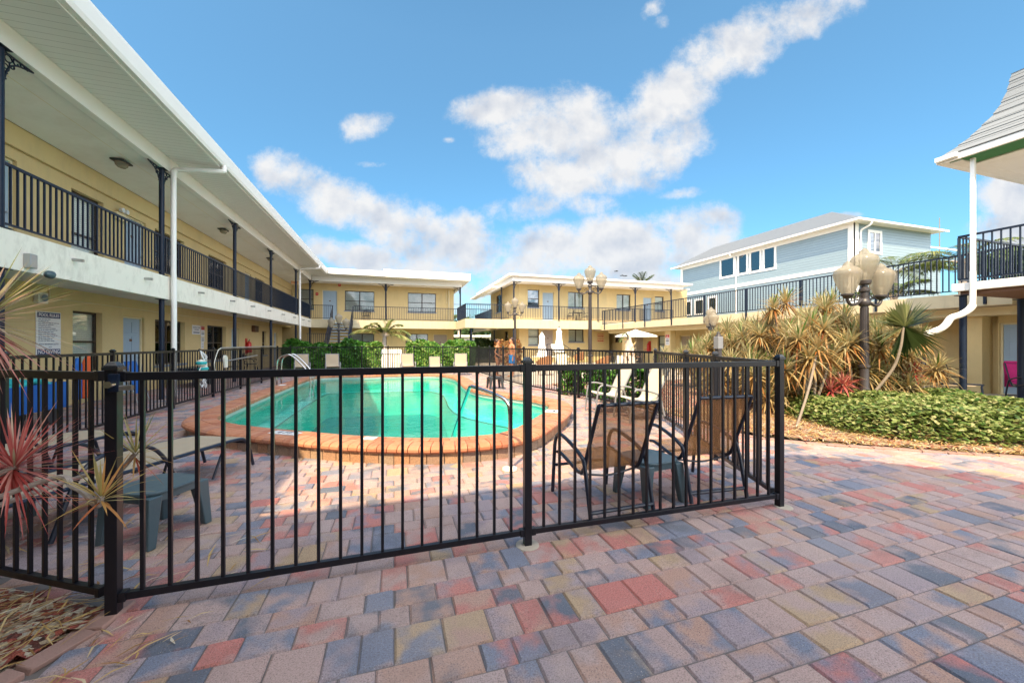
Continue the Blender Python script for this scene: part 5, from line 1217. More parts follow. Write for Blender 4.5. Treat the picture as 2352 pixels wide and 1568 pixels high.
MB().tube(curve3([(-6.3,15.6,.5),(-6.3,15.95,.9),(-6.3,16.0,1.05)],4), .015, 8).build('handle', M['iron'], t)
for y, lab in ((18.4,'ornate black chair under the left gallery before the double window'),(20.6,'ornate black chair under the left gallery by the second door')): dup(ic, (-6.4,y,0), -1.5, lab)
# pink towel chair at the right edge
pc = sling_chair('sling_chair', 'dark chair draped with a pink towel at the right edge of the picture', 'navyframe', 'tansling', None or 'towel chair', lean=.2, hb=.5); pc.location = (14.66,4.98,0); pc.rotation_euler = (0,0,2.4)
q = Vector((14.66,4.98,0)); rz = 2.4; tf = lambda x,y,z: (q.x+x*math.cos(rz)-y*math.sin(rz), q.y+x*math.sin(rz)+y*math.cos(rz), z)
b = MB(); P = [(.0,.28),(-.02,.40),(-.12,.40),(-.20,.46),(-.27,.62),(-.40,.92),(-.43,.93),(-.46,.86),(-.42,.6),(-.42,.3)]
for (y0,z0),(y1,z1) in zip(P[1:], P[2:]): b.obox(tf(.02,(y0+y1)/2,(z0+z1)/2+.012), Vector(tf(.24,0,0))-q, (Vector(tf(0,(y1-y0)/2*1.05,0))-q)+Vector((0,0,(z1-z0)/2*1.05)), (0,0,.008))
tag(b.build('towel', M['pink'], None, bevel=.004), 'bright pink towel hanging over the chair at the right edge', 'towel')
# white slatted screen, towel on rail, small stair rail by the umbrellas
t = thing('slatted_screen', 'low white slatted screen between the two hedges', 'screen', (-.5,20.6,0)); s = Vector((1.62,-.50,0)).normalized(); a = Vector((-1.28,21.0,0)); L = 1.7
for k in range(15): c = a + s*(.06+k*L/15); b = MB(); b.obox(c+Vector((0,0,.42)), s*.042, Vector((-s.y,s.x,0))*.012, (0,0,.40)); b.build('slat', M['white'], t)
b = MB(); c = a + s*(L/2); b.obox(c+Vector((0,0,.98)), s*(L/2), Vector((-s.y,s.x,0))*.03, (0,0,.12)); b.build('top_rail', M['white'], t, bevel=.01)
for w in (0, L): b = MB(); c = a + s*w; b.obox(c+Vector((0,0,.52)), s*.05, Vector((-s.y,s.x,0))*.05, (0,0,.54)); b.build('post', M['white'], t, bevel=.01)
t = thing('stair_rail', 'small black stair rail with a white towel beside the closed umbrellas', 'stair rail', (9.6,20.5,0)); b = MB(); b.bar((8.6,20.6,1.35),(9.5,20.4,1.35),.03,.03); b.bar((9.5,20.4,1.35),(10.4,20.2,.75),.03,.03); b.bar((8.6,20.6,1.35),(7.9,20.75,.85),.03,.03)
for k in range(9): x = 8.6+.2*k; b.box(x-.008,x+.008,20.6-(x-8.6)*.222-.008,20.6-(x-8.6)*.222+.008,0,1.33 if x < 9.5 else 1.33-(x-9.5)*.66)
b.build('rail', M['iron'], t)
b = MB(); b.extrude([(8.75,20.5,1.36),(9.3,20.38,1.36),(9.28,20.37,1.05),(9.05,20.42,.86),(8.82,20.47,1.02)], (0,-.02,0)); tag(b.build('towel', M['signwhite'], None), 'pale towel hung on the small stair rail by the umbrellas', 'towel')
# ================================================================ plants
def leaf(b, p, d, L, w, droop, t, seg=4, tw=None):
    d = Vector(d).normalized(); s = d.cross(Vector((0,0,1)))
    if s.length < .05: s = Vector((math.cos(t*40), math.sin(t*40), 0))
    s.normalize(); pts = []
    for i in range(seg+1):
        f = i/seg; c = Vector(p) + d*(L*f) - Vector((0,0,1))*(droop*L*f*f); ww = w*(.55+.9*f*(1-f)*2) * (1-f**3)
        pts.append((c, ww))
    base = len(b.v)
    for c, ww in pts[:-1]: b.v += [tuple(c-s*ww/2), tuple(c+s*ww/2)]
    b.v.append(tuple(pts[-1][0]))
    for i in range(seg-1): b.idx([(2*i,2*i+1,2*i+3,2*i+2)], base, t)
    b.idx([(2*seg-2,2*seg-1,2*seg)], base, t)
def rosette(b, c, axis, n, L, w, rn, tfun, low=-.55, droop=(.10,.85)):
    axis = Vector(axis).normalized(); u = axis.orthogonal().normalized(); v = axis.cross(u); off = rn.random()*6
    for i in range(n):
        f = (i+.5)/n; a = off + i*2.39996; el = math.sin(1.5*(1-f) + low*f) if False else (1.35*(1-f)**.9 + low*f)
        d = axis*math.sin(el) + (u*math.cos(a)+v*math.sin(a))*math.cos(el)
        leaf(b, Vector(c) - axis*(f*.10*L) + d*.01, d, L*rn.uniform(.7,1.08)*(.75+.4*math.sin(PI*min(1,f+.15))), w*rn.uniform(.8,1.2), rn.uniform(*droop)*(.3+f), tfun(f, rn))
def dracaena(name, label, loc, heads, rn, mat='drac', L=.42, w=.032, n=48, stem_r=.022, group=None, tf=None, rootspread=.12):
    t = thing(name, label, 'shrub', loc, group); fb = MB(); sb = MB()
    tf = tf or (lambda f, r: min(1, max(0, r.gauss(.86-.55*f, .14))))
    for (dx, dy, z) in heads:
        c = Vector((loc[0]+dx, loc[1]+dy, z)); root = Vector((loc[0]+dx*rootspread+rn.uniform(-.08,.08), loc[1]+dy*rootspread+rn.uniform(-.08,.08), -.02))
        mid = root.lerp(c, .5) + Vector((rn.uniform(-.08,.08)-dx*.12, rn.uniform(-.08,.08)-dy*.12, .05))
        P = curve3([root, mid, c], 5); sb.tube(P, [stem_r*(1.25-.5*i/len(P)) for i in range(len(P))], 7)
        ax = (P[-1]-P[-2]).normalized()*.7 + Vector((0,0,.5)); s = rn.uniform(.85,1.15)
        rosette(fb, c, ax, n, L*s, w, rn, tf)
    fb.build('foliage', M[mat], t, tint=True); sb.build('stem', M['stembark'], t, smooth=True); return t
rn = random.Random(21)
G = 'golden dracaenas in the right hand bed'
def heads(n, rad, z0, z1, r):
    out = []
    for i in range(n):
        a = i*2.4+r.random(); q = rad*math.sqrt((i+.6)/n); out.append((q*math.cos(a), q*math.sin(a), r.uniform(z0,z1)*(1-.25*(q/rad)**2)))
    return out
def dspot(px, Y): x, y, m = ray(px, 789); return (x*Y, y*Y, 0)
DR = [ # px, depth, heads, radius, z0, z1, label
 (1855,7.2,5,.38,1.15,2.05,'golden dracaena with bare grey stems right beside the corner fence post'),
 (1800,8.4,10,.62,1.25,2.45,'tallest golden dracaena in front of the deck railing'),
 (1905,8.6,12,.65,.95,2.50,'wide golden dracaena left of the big lamp post'),
 (1955,8.0,9,.55,.6,1.75,'lower golden dracaena just left of the big lamp post'),
 (2020,8.5,11,.6,.75,2.15,'golden dracaena just right of the big lamp post'),
 (2085,8.9,9,.5,.8,2.0,'golden dracaena behind the fan palm'),
 (1745,9.6,11,.7,1.05,2.15,'golden dracaena between the corner post and the far lamp'),
 (1690,10.6,11,.7,.95,1.95,'grey green dracaena clump below the deck slab'),
 (1630,11.2,10,.65,.85,1.65,'dracaena clump in front of the half hidden lamp'),
 (1600,11.8,8,.55,.6,1.35,'low dracaena at the left end of the golden row'),
 (1770,7.6,8,.45,.35,1.25,'short orange dracaena behind the right fence run'),
 (1700,8.6,9,.5,.35,1.2,'short orange dracaena left of the tallest one'),
 (1842,8.0,9,.5,.3,1.15,'low golden brown dracaena filling the gap beside the corner post'),
 (1925,8.9,10,.6,.4,1.3,'brown dracaena in the shade behind the big lamp post'),
 (2040,8.2,9,.5,.35,1.15,'low golden dracaena behind the fan palm stem'),
 (1770,9.0,10,.6,.4,1.3,'middle low dracaena under the tallest heads'),
 (1660,9.6,9,.55,.35,1.1,'low tan dracaena near the path light'),
 (1880,9.6,11,.6,1.2,2.6,'rearmost tall dracaena against the blue house')]
for (px, Y, n, rad, z0, z1, lab) in DR:
    dracaena('dracaena', lab, dspot(px, Y), heads(int(n*1.35), rad, z0, z1, rn), rn, 'drac', L=.50, w=.035, n=78, group=G)
pinkt = lambda f, r: min(1, max(0, r.gauss(.42-.3*f, .14)))
dracaena('dracaena', 'small pink red dracaena at the foot of the big lamp post', dspot(1935,7.3), [(0,0,.62),(.25,.1,.55),(-.25,.05,.5)], rn, 'dracpink', L=.36, n=40, tf=pinkt, group=G)
dracaena('dracaena', 'red leaved dracaena below the fan palm', dspot(2098,7.9), [(0,0,.78),(.15,.15,.62)], rn, 'dracpink', L=.36, n=44, tf=lambda f, r: min(1,max(0,r.gauss(.2,.12))), group=G)
dracaena('dracaena', 'small pale dracaena by the yellow pillar beyond the fence', dspot(1525,13.2), [(0,0,1.05),(.3,.2,.85),(-.2,.1,.75)], rn, 'drac', L=.42, n=40, group=G, tf=lambda f, r: min(1,max(0,r.gauss(.75,.12))))
# leaning bare stem in front
t = thing('leaning_stem', 'bare grey leaning dracaena stem beside the right corner post', 'stem', (6.2,4.5,0)); a_ = Vector(gp(1828,985)); c_ = Vector(at(1878,800,6.9)); b = MB()
P = curve3([a_, a_.lerp(c_,.45)+Vector((.06,0,.03)), c_], 6); b.tube(P, .019, 8); b.build('stem', M['stembark'], t, smooth=True)
b = MB(); rosette(b, c_, (.1,.1,1), 84, .52, .032, rn, lambda f, r: min(1,max(0,r.gauss(.75-.5*f,.12)))); b.build('foliage', M['drac'], t, tint=True)
# fan palm
def fan_palm():
    c = Vector(at(2075,752,7.2)); r0 = Vector(at(1998,897,7.45)); r0.z = .3
    t = thing('fan_palm', 'fan palm with big pleated leaves on a bent grey stem', 'palm', (r0.x,r0.y,0)); b = MB()
    P = curve3([Vector((r0.x,r0.y,-.02)), r0, Vector(at(2050,848,7.3)), Vector(at(2068,800,7.22)), c], 6); b.tube(P, [.024*(1.25-.5*i/len(P)) for i in range(len(P))], 8); b.build('stem', M['stembark'], t, smooth=True)
    b = MB(); rr = random.Random(6); R_ = Vector((CY,-SY,0)); D_ = Vector((SY,CY,0)); U = Vector((0,0,1))
    for (ax, sp, n, L, tint0) in ((R_*-.15+U*.95-D_*.2,1.25,26,.62,.75),(R_*.9+U*.35-D_*.2,1.1,22,.72,.35),(R_*.85-U*.25-D_*.1,.9,18,.78,.2),(R_*-.9+U*.25+D_*.2,.9,18,.6,.6),(R_*.3-U*.55+D_*.3,.7,14,.75,.15),(D_*.9+U*.4,1.2,20,.6,.4)):
        ax = ax.normalized(); side = ax.cross(D_).normalized()
        if side.length < .1: side = R_
        st = c + ax*.02
        for i in range(n):
            a = sp*(2*i/(n-1)-1); d = ax*math.cos(a) + side*math.sin(a)
            leaf(b, st, d, L*(1-.18*abs(a)/sp)*rr.uniform(.92,1.05), .075, rr.uniform(.04,.18), min(1,max(0,rr.gauss(tint0,.15))), 5)
    b.build('foliage', M['fan'], t, tint=True)
fan_palm()
# near left dracaenas
NG = 'pink and gold dracaenas at the near left'
def near_head(name, label, px, py, Y, stem, n, L, w, mat, tf, ax=(0,0,1), low=-.6, extra=()):
    c = Vector(at(px,py,Y)); t = thing(name, label, 'shrub', (stem[0][0],stem[0][1],0), NG); rr = random.Random(px); b = MB()
    rosette(b, c, ax, n, L, w, rr, tf, low, (.02,.4))
    for (epx, epy, eY, en, eL) in extra: rosette(b, at(epx,epy,eY), ax, en, eL, w, rr, tf, low, (.02,.4))
    b.build('foliage', M[mat], t, tint=True)
    b = MB(); b.tube(curve3([Vector(p) for p in stem] + [c], 6), .012, 7)
    for (epx, epy, eY, en, eL) in extra: b.tube(curve3([Vector(stem[-1]), Vector(stem[-1]).lerp(Vector(at(epx,epy,eY)),.6)+Vector((0,0,-.05)), Vector(at(epx,epy,eY))], 5), .011, 7)
    b.build('stem', M['trunk'], t, smooth=True)
root = (-2.35,1.75,0)
near_head('dracaena', 'large pink dracaena head at the left edge in front of the fence', 35,1070,1.72, [root, (-2.3,1.8,.35)], 170, .30, .0090, 'dracpink', lambda f, r: min(1,max(0,r.gauss(.40-.25*f,.16))), ax=(.45,0,.85), low=-.9)
near_head('dracaena', 'gold green dracaena head crossing the left front fence post', 232,1140,1.60, [root, (-2.25,1.8,.42), tuple(at(60,1118,1.68)), tuple(at(170,1118,1.62)), tuple(at(222,1160,1.60))], 40, .22, .0105, 'dracgold', lambda f, r: min(1,max(0,r.gauss(.5-.3*f,.18))), low=-.35)
near_head('dracaena', 'gold dracaena head behind the left front fence post', 312,1040,2.06, [root, (-2.3,1.8,.4), tuple(at(150,1105,2.0)), tuple(at(250,1100,2.04))], 42, .25, .0100, 'dracgold', lambda f, r: min(1,max(0,r.gauss(.6-.3*f,.18))), ax=(.15,0,1), low=-.8)
near_head('dracaena', 'tall green and pink dracaena reaching over the left edge', -45,735,1.9, [(-3.0,1.75,0),(-2.95,1.8,.8)], 150, .42, .0125, 'dracpink', lambda f, r: min(1,max(0,r.gauss(.88-.55*f,.12))), ax=(.35,0,.9), low=-.9)
# straw on the left bed
def straw(poly, n, seed, zmax=.05, Lr=(.08,.3), w=.005):
    rr = random.Random(seed); b = MB(); xs = [p[0] for p in poly]; ys = [p[1] for p in poly]; k = 0
    while k < n:
        p = (rr.uniform(min(xs),max(xs)), rr.uniform(min(ys),max(ys)))
        if not inside(p, poly): continue
        k += 1; a = rr.gauss(.5,.7) if rr.random() < .6 else rr.uniform(0,6.28); L = rr.uniform(*Lr); z = rr.uniform(.012,zmax); d = Vector((math.cos(a),math.sin(a),rr.uniform(-.12,.12)))
        bend = Vector((-d.y,d.x,0))*rr.uniform(-.12,.12)*L; c = Vector((p[0],p[1],z)); s = Vector((-d.y,d.x,0)).normalized()*w*rr.uniform(.4,1.2); tt = rr.random()
        q0, q1, q2 = c-d*L/2, c+bend+Vector((0,0,.006)), c+d*L/2
        b.face([q0-s*.3,q0+s*.3,q1+s,q1-s], tt); b.face([q1-s,q1+s,q2+s*.2,q2-s*.2], tt)
    return b
struct(straw([(-1.36,2.5),(-1.42,2.28),(-1.6,2.02),(-1.93,1.45),(-2.15,.8),(-4.2,.8),(-4.6,4.2)], 2100, 5).build('dry_straw', M['straw'], tint=True), 'stuff')
struct(straw([(7.4,2.5),(6.4,3.2),(5.42,3.95),(5.06,4.6),(5.1,6.5),(6.5,6.5),(7.2,4.8),(7.6,3.0),(9.5,2.3),(8.6,1.8)], 4200, 6, .07, (.06,.25), .008).build('dry_straw', M['straw'], tint=True), 'stuff')
b = straw([(-1.3,2.2),(-.8,2.2),(-.8,2.0),(-1.3,2.0)], 1, 12, .014, (.22,.24), .006); tag(b.build('fallen_leaf', M['straw'], tint=True), 'single dry strap leaf lying on the pavers near the fence post', 'leaf')
struct(straw([(-2.6,3.3),(-1.3,2.55),(-.7,2.5),(-.9,3.2),(-2.2,3.9)], 46, 14, .012, (.06,.26), .006).build('dry_straw', M['straw'], tint=True), 'stuff')
struct(straw([(-1.3,2.4),(-.9,2.3),(-1.0,1.6),(-1.6,1.6)], 40, 15, .010, (.04,.16), .005).build('dry_straw', M['straw'], tint=True), 'stuff')
# leaf masses
def leafquad(b, p, n, s, t, rr, el=1.9):
    n = Vector(n).normalized(); u = n.orthogonal().normalized(); a = rr.random()*6.28; u = u*math.cos(a) + n.cross(u)*math.sin(a); v = n.cross(u); p = Vector(p); l = s*el/2; w = s/2
    b.face([p-u*l, p-u*l*.15+v*w, p+u*l*.65+v*w*.7, p+u*l+n*s*-.12, p+u*l*.65-v*w*.7, p-u*l*.15-v*w], t)
def hedge(name, label, a, c, w, h, n, s, seed, mat='hedge', taper=.12, cat='hedge', tmean=.5, lumps=.16):
    rr = random.Random(seed); A = Vector((*a,0)); C = Vector((*c,0)); d = (C-A).normalized(); L = (C-A).length; sd = Vector((-d.y,d.x,0))
    t = thing(name, label, cat, tuple((A+C)/2)); b = MB(); ph = [rr.uniform(0,6) for _ in range(6)]
    for i in range(n):
        x = rr.uniform(-.02,1.02)*L; q = rr.random(); bump = 1+lumps*(math.sin(x*2.1+ph[0])*.5+math.sin(x*4.7+ph[1])*.35+math.sin(x*9.1+ph[2])*.25)
        e = min(1, min(x, L-x)/.5+.55)
        H_, W_ = h*bump*(.72+.28*e), w*(1+.10*math.sin(x*3.3+ph[3]))*e
        r = rr.random()
        if r < .42: y = -W_/2*(1-.10*rr.random()); z = rr.uniform(.08,1)*H_; nn = -sd*.9+Vector((0,0,.45))
        elif r < .55: y = W_/2*(1-.1*rr.random()); z = rr.uniform(.1,1)*H_; nn = sd*.9+Vector((0,0,.45))
        elif r < .88: y = rr.uniform(-.5,.5)*W_; z = H_*(1-.12*rr.random()**2+.07*rr.random()); nn = Vector((0,0,1))
        else: y = rr.uniform(-.45,.45)*W_; z = rr.uniform(.1,.95)*H_; nn = Vector((0,0,1))
        y *= 1-taper*(z/H_)
        p = A + d*x + sd*(y + .06*math.sin(x*7+z*6+ph[4])) + Vector((0,0,z)); nn = nn + Vector((rr.gauss(0,.55),rr.gauss(0,.55),rr.gauss(0,.45)))
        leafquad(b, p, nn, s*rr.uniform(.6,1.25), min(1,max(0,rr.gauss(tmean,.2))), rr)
    b.build('foliage', M[mat], t, tint=True)
    b = MB()
    for k in range(int(L/.35)): x = .2+k*.35; p = A+d*x; b.tube(curve3([p+Vector((0,0,-.03)), p+Vector((rr.uniform(-.1,.1),rr.uniform(-.1,.1),h*.4)), p+Vector((rr.uniform(-.2,.2),rr.uniform(-.1,.1),h*.85))],3), .018, 5)
    b.build('stem', M['trunk'], t); return t
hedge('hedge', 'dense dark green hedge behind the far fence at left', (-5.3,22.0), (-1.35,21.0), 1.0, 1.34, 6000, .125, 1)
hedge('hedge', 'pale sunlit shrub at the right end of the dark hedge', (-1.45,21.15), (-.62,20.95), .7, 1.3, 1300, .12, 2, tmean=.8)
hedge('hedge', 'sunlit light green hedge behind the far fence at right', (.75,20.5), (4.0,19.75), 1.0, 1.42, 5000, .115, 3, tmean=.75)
hedge('shrub', 'small shrub just outside the fence behind the cream chairs', (5.05,7.0), (4.95,8.3), .5, .78, 1300, .075, 4, 'hedge', cat='shrub', tmean=.5)
hedge('shrub', 'small round shrub outside the fence left of the lamp post pole', (4.75,9.2), (4.6,9.9), .55, .74, 1000, .075, 5, 'hedge', cat='shrub', tmean=.62)
hedge('shrub', 'small shrub outside the fence right of the lamp post pole', (5.1,8.5), (4.85,9.0), .5, .72, 800, .075, 15, 'hedge', cat='shrub', tmean=.55)
hedge('shrub', 'low dark shrub at the back of the ground cover beside the arbour rail', (10.6,5.4), (11.4,4.6), .5, .42, 900, .06, 16, 'hedge', cat='shrub', tmean=.25)
hedge('shrub', 'green shrubs beyond the bridge before the low white building', (4.6,33.5), (9.0,34.5), 1.6, 1.6, 2600, .16, 8, 'tree', cat='shrub', tmean=.6)
hedge('shrub', 'orange brown shrub behind the two people', (6.0,22.5), (7.6,22.8), .9, 1.55, 1500, .10, 9, 'drac', cat='shrub', tmean=.25)
def ground_cover(poly, h, n, s, seed):
    rr = random.Random(seed); b = MB(); xs = [p[0] for p in poly]; ys = [p[1] for p in poly]; m = len(poly); k = 0
    def edge(p):
        best = 9
        for i in range(m):
            a, c = Vector(poly[i]), Vector(poly[(i+1)%m]); ab = c-a; f = max(0,min(1,(Vector(p)-a).dot(ab)/ab.length_squared)); best = min(best, (Vector(p)-a-ab*f).length)
        return best
    while k < n:
        p = (rr.uniform(min(xs),max(xs)), rr.uniform(min(ys),max(ys)))
        if not inside(p, poly): continue
        k += 1; e = edge(p); top = h*min(1,(e/.35))**.5*(.86+.10*math.sin(p[0]*3.1)*math.cos(p[1]*2.7)+.07*math.sin(p[0]*9+p[1]*7))
        z = top*(1-.22*rr.random()**1.5) if rr.random() < .75 else top*rr.random()
        leafquad(b, (p[0],p[1],z+.02), (rr.gauss(0,.5),rr.gauss(0,.5)-.12,1), s*rr.uniform(.6,1.3), min(1,max(0,rr.gauss(.60,.2))), rr, 1.55)
    return b
GCP = [(6.55,4.02),(6.75,3.55),(7.15,3.05),(7.9,2.72),(9.2,2.2),(10.6,1.9),(11.0,3.6),(10.9,5.2),(10.2,5.7),(9.2,6.2),(8.3,6.6),(7.5,6.0),(7.0,5.2)]
struct(ground_cover(GCP, .47, 33000, .047, 7).build('ground_cover', M['cover'], tint=True), 'stuff')
# palms
def frond(b, p, d, L, rr, mat_t, n=34, wl=.34, droop=.75, sb=None, lw=.026):
    d = Vector(d).normalized(); P = []
    for i in range(13): f = i/12; P.append(Vector(p) + d*(L*f) - Vector((0,0,1))*(droop*L*f*f*.6))
    if sb is not None: sb.tube(P, [.016*(1-.8*i/12) for i in range(13)], 5)
    for i in range(n):
        f = .16+.84*i/n; k = min(11,int(f*12)); c = P[k].lerp(P[k+1], f*12-k); tg = (P[k+1]-P[k]).normalized(); s = tg.cross(Vector((0,0,1))).normalized(); up = s.cross(tg)
        l = wl*math.sin(PI*(.18+.78*f))**.8*rr.uniform(.85,1.1)
        for sg in (-1,1): leaf(b, c, s*sg*.8+tg*.65+up*.12, l, lw, rr.uniform(.3,.7), min(1,max(0,rr.gauss(mat_t,.16))), 3)
def palm(name, label, base, top, fr, seed, L=1.3, r=.09, tt=.5, wl=.34, trunkmat='palmbark', lw=.026, nl=34):
    rr = random.Random(seed); t = thing(name, label, 'palm', (base[0],base[1],0)); b = MB()
    Bv, Tv = Vector(base), Vector(top); P = [Bv.lerp(Tv,i/10) for i in range(11)]; b.tube(P, [r*(1.3-.5*i/10)*(1+.08*(i%2)) for i in range(11)], 10); b.build('trunk', M[trunkmat], t, smooth=True)
    b, sb = MB(), MB()
    for (a, e, f, dr) in fr: frond(b, Tv, (math.cos(a)*math.cos(e), math.sin(a)*math.cos(e), math.sin(e)), L*f, rr, tt, nl, wl, dr, sb, lw)
    b.build('fronds', M['palm'], t, tint=True); sb.build('frond_stalk', M['palmbark'], t); return t
V = lambda deg, el, f=1, dr=.7: (math.radians(deg), math.radians(el), f, dr)
palm('palm', 'small palm with arching pale fronds behind the white screen', (-.5,21.6,0), (-.5,21.6,1.72), [V(165,60,1.15,1.0),V(185,42,1.25,1.0),V(15,62,1.1,.9),V(-5,48,1.1,1.1),V(200,70,1.0,.9),V(100,75,1,.7),V(-20,30,1.1,1.2),V(-100,60,.8,.9),V(30,75,1.1,.8)], 31, L=1.85, r=.12, tt=.62, wl=.55, lw=.065, nl=44)
def stunted():
    x, y = 7.7, 11.22; t = thing('palm', 'stunted dying palm with a swollen pale trunk and one curled frond', 'palm', (x,y,0)); rr = random.Random(5); b = MB()
    prof = [(.30,0),(.33,.15),(.30,.4),(.26,.6),(.22,.75),(.17,.95),(.15,1.15),(.13,1.3),(.09,1.45),(.05,1.6),(.02,1.75)]; n = 16
    for (r, z) in prof:
        for j in range(n): a = 2*PI*j/n; q = r*(1+.16*math.sin(3*a+z*9)+rr.uniform(-.13,.13)); b.v.append((x+q*math.cos(a), y+q*math.sin(a), z))
    for i in range(len(prof)-1):
        for j in range(n): b.idx([(i*n+j,i*n+(j+1)%n,(i+1)*n+(j+1)%n,(i+1)*n+j)], 0)
    b.build('trunk', M['palmbark'], t)
    b = MB()
    for k in range(26): a = rr.uniform(0,6.28); z = rr.uniform(.35,1.35); rad = .24-.09*z; leaf(b, (x+rad*math.cos(a),y+rad*math.sin(a),z), (math.cos(a)*.6,math.sin(a)*.6,.9), rr.uniform(.18,.34), .10, rr.uniform(-.2,.6), rr.uniform(.6,1), 3)
    b.build('leaf_boots', M['straw'], t, tint=True)
    b, sb = MB(), MB(); frond(b, (x,y,1.5), (-CY*.30,SY*.30,.95), .72, rr, .5, 26, .26, 1.15, sb); frond(b, (x,y,1.5), (-CY*.5,SY*.5,.8), .6, rr, .45, 22, .26, 1.5, sb); b.build('fronds', M['palm'], t, tint=True); sb.build('frond_stalk', M['palmbark'], t)
stunted()
ring = lambda n, e, s=0, f=1.0, dr=.8: [V(s+360*i/n+(i*37)%23, e+(i*53)%25, f, dr) for i in range(n)]
palm('palm', 'palm with arching fronds between the deck railing and the blue house', (21.5,11.2,0), (21.5,11.2,4.6), ring(13,20), 41, L=2.3, r=.14, tt=.4, wl=.6, lw=.045)
palm('palm', 'second palm behind the deck railing beside the near right corner', (20.5,8.6,0), (20.5,8.6,4.4), ring(13,25,20), 42, L=2.2, r=.14, tt=.45, wl=.6, lw=.045)
palm('palm', 'bushy palm low behind the deck railing at right', (19.6,10.2,0), (19.6,10.2,3.2), ring(12,35,50), 43, L=1.9, r=.14, tt=.3, wl=.55, lw=.045)
palm('palm', 'distant palm rising over the roof of the rear right wing', (28.1,38.4,0), (28.1,38.4,8.3), ring(11,50,0,1.0,.5), 44, L=2.3, r=.18, tt=.3, wl=.6, lw=.06)
palm('palm', 'distant palm seen through the bridge railing', (7.6,46,0), (7.6,46,4.6), ring(11,10), 45, L=1.9, r=.2, tt=.3, wl=.6, lw=.06)
def tree(label, x, y, h, r, seed, n=2600, s=.28, tm=.4):
    rr = random.Random(seed); t = thing('tree', label, 'tree', (x,y,0), 'trees far beyond the bridge'); b = MB(); b.tube([(x,y,-.1),(x+.1,y,h*.35),(x,y,h*.6)], [.2,.15,.08], 8)
    for k in range(6): a = k*1.05; b.tube([(x,y,h*.4),(x+math.cos(a)*r*.7,y+math.sin(a)*r*.7,h*.7)], [.08,.03], 6)
    b.build('trunk', M['trunk'], t); b = MB(); cl = [(x+rr.uniform(-.7,.7)*r, y+rr.uniform(-.7,.7)*r, h*rr.uniform(.42,.92), r*rr.uniform(.3,.5)) for _ in range(16)]
    for i in range(n): c = rr.choice(cl); d = Vector((rr.gauss(0,1),rr.gauss(0,1),rr.gauss(0,.8))).normalized(); leafquad(b, Vector(c[:3])+d*c[3]*rr.uniform(.55,1.05), d+Vector((0,0,.4)), s*rr.uniform(.6,1.2), min(1,max(0,rr.gauss(tm+.2*d.z,.18))), rr)
    b.build('crown', M['tree'], t, tint=True)
tree('broad green tree at the left under the bridge, far away', 4.6, 56, 5.6, 3.6, 1); tree('green tree behind the low white building, middle of the gap', 10.5, 58, 5.2, 4.0, 2); tree('green tree far away at the right of the gap', 16.5, 57, 5.6, 4.0, 3); tree('small dark tree just left of the bridge post', 3.0, 50, 3.8, 2.4, 4, 1500)
tree('leafy tree showing between the deck rails beside the near right corner', 19.5, 6.9, 4.6, 1.7, 9, 2200, .16, .45)
# utility pole with birds, wire, antenna
t = thing('utility_pole', 'weathered utility pole top above the rear right roof', 'utility pole', (24.9,39.4,0)); MB().tube([(24.9,39.4,0),(24.9,39.4,9.0)], .13, 10).build('pole', M['utility'], t); MB().box(24.4,25.6,39.3,39.45,8.3,8.42).build('cross_arm', M['utility'], t); MB().tube([(25.25,39.3,8.1),(25.25,39.3,8.9)], .14, 10).build('transformer', M['blackplastic'], t)
def bird(loc, label, s=.3):
    t = thing('bird', label, 'bird', loc, 'dark birds over the rear roof'); x, y, z = loc; b = MB(); b.tube(curve3([(x-s*.8,y,z-.05*s),(x-s*.3,y,z),(x+s*.3,y,z+.02),(x+s*.7,y,z+.12*s),(x+s*.95,y,z+.1*s)],4), [.02*s]+[.16*s]*6+[.17*s]*5+[.15*s]*3+[.03*s]*2, 8); b.build('body', M['blackplastic'], t, smooth=True)
    for sg in (-1,1): b = MB(); b.extrude([(x-s*.25,y,z+.05*s),(x+s*.3,y,z+.05*s),(x+s*.1,y+sg*s*.7,z+.35*s),(x-s*.3,y+sg*s*1.2,z+.2*s)], (0,0,.02*s)); b.build('wing', M['blackplastic'], t)
for (px, py, l) in ((1415,623,'dark bird perched over the utility pole'),(1428,633,'bird in the air just right of the utility pole'),(1436,634,'bird in the air farther right of the utility pole')): bird(at(px,py,44), l)
t = thing('antenna_mast', 'thin antenna mast far behind the near right corner', 'antenna', (50,22.5,0)); q = at(2158,500,36); MB().tube([(q[0],q[1],0),(q[0],q[1],q[2])], [.09,.03], 6).build('mast', M['utility'], t)
t = thing('power_line', 'thin power line in the sky beyond the gap', 'power line', (0,48,6)); MB().tube([(-20,52,7.4),(2,47,6.2),(12,45,6.1),(24.9,39.5,8.3)], .022, 5).build('wire', M['iron'], t)
# arbour rail by the ground cover
t = thing('bench', 'low dark metal bench frame at the edge of the ground cover', 'bench', (11.6,5.6,0)); b = MB(); ppath(b, [(11.0,6.1,.0),(11.0,6.1,.42),(11.1,6.05,.48),(12.3,5.0,.48),(12.4,4.92,.42),(12.4,4.9,.0)], .018); ppath(b, [(11.9,5.4,.48),(12.02,5.3,.40),(12.05,5.28,.0)], .016); b.build('frame', M['iron'], t, smooth=True); b = MB(); b.extrude([(11.1,6.0,.44),(12.3,4.96,.44),(12.45,5.14,.44),(11.25,6.18,.44)], (0,0,.015)); b.build('seat', M['tansling'], t)
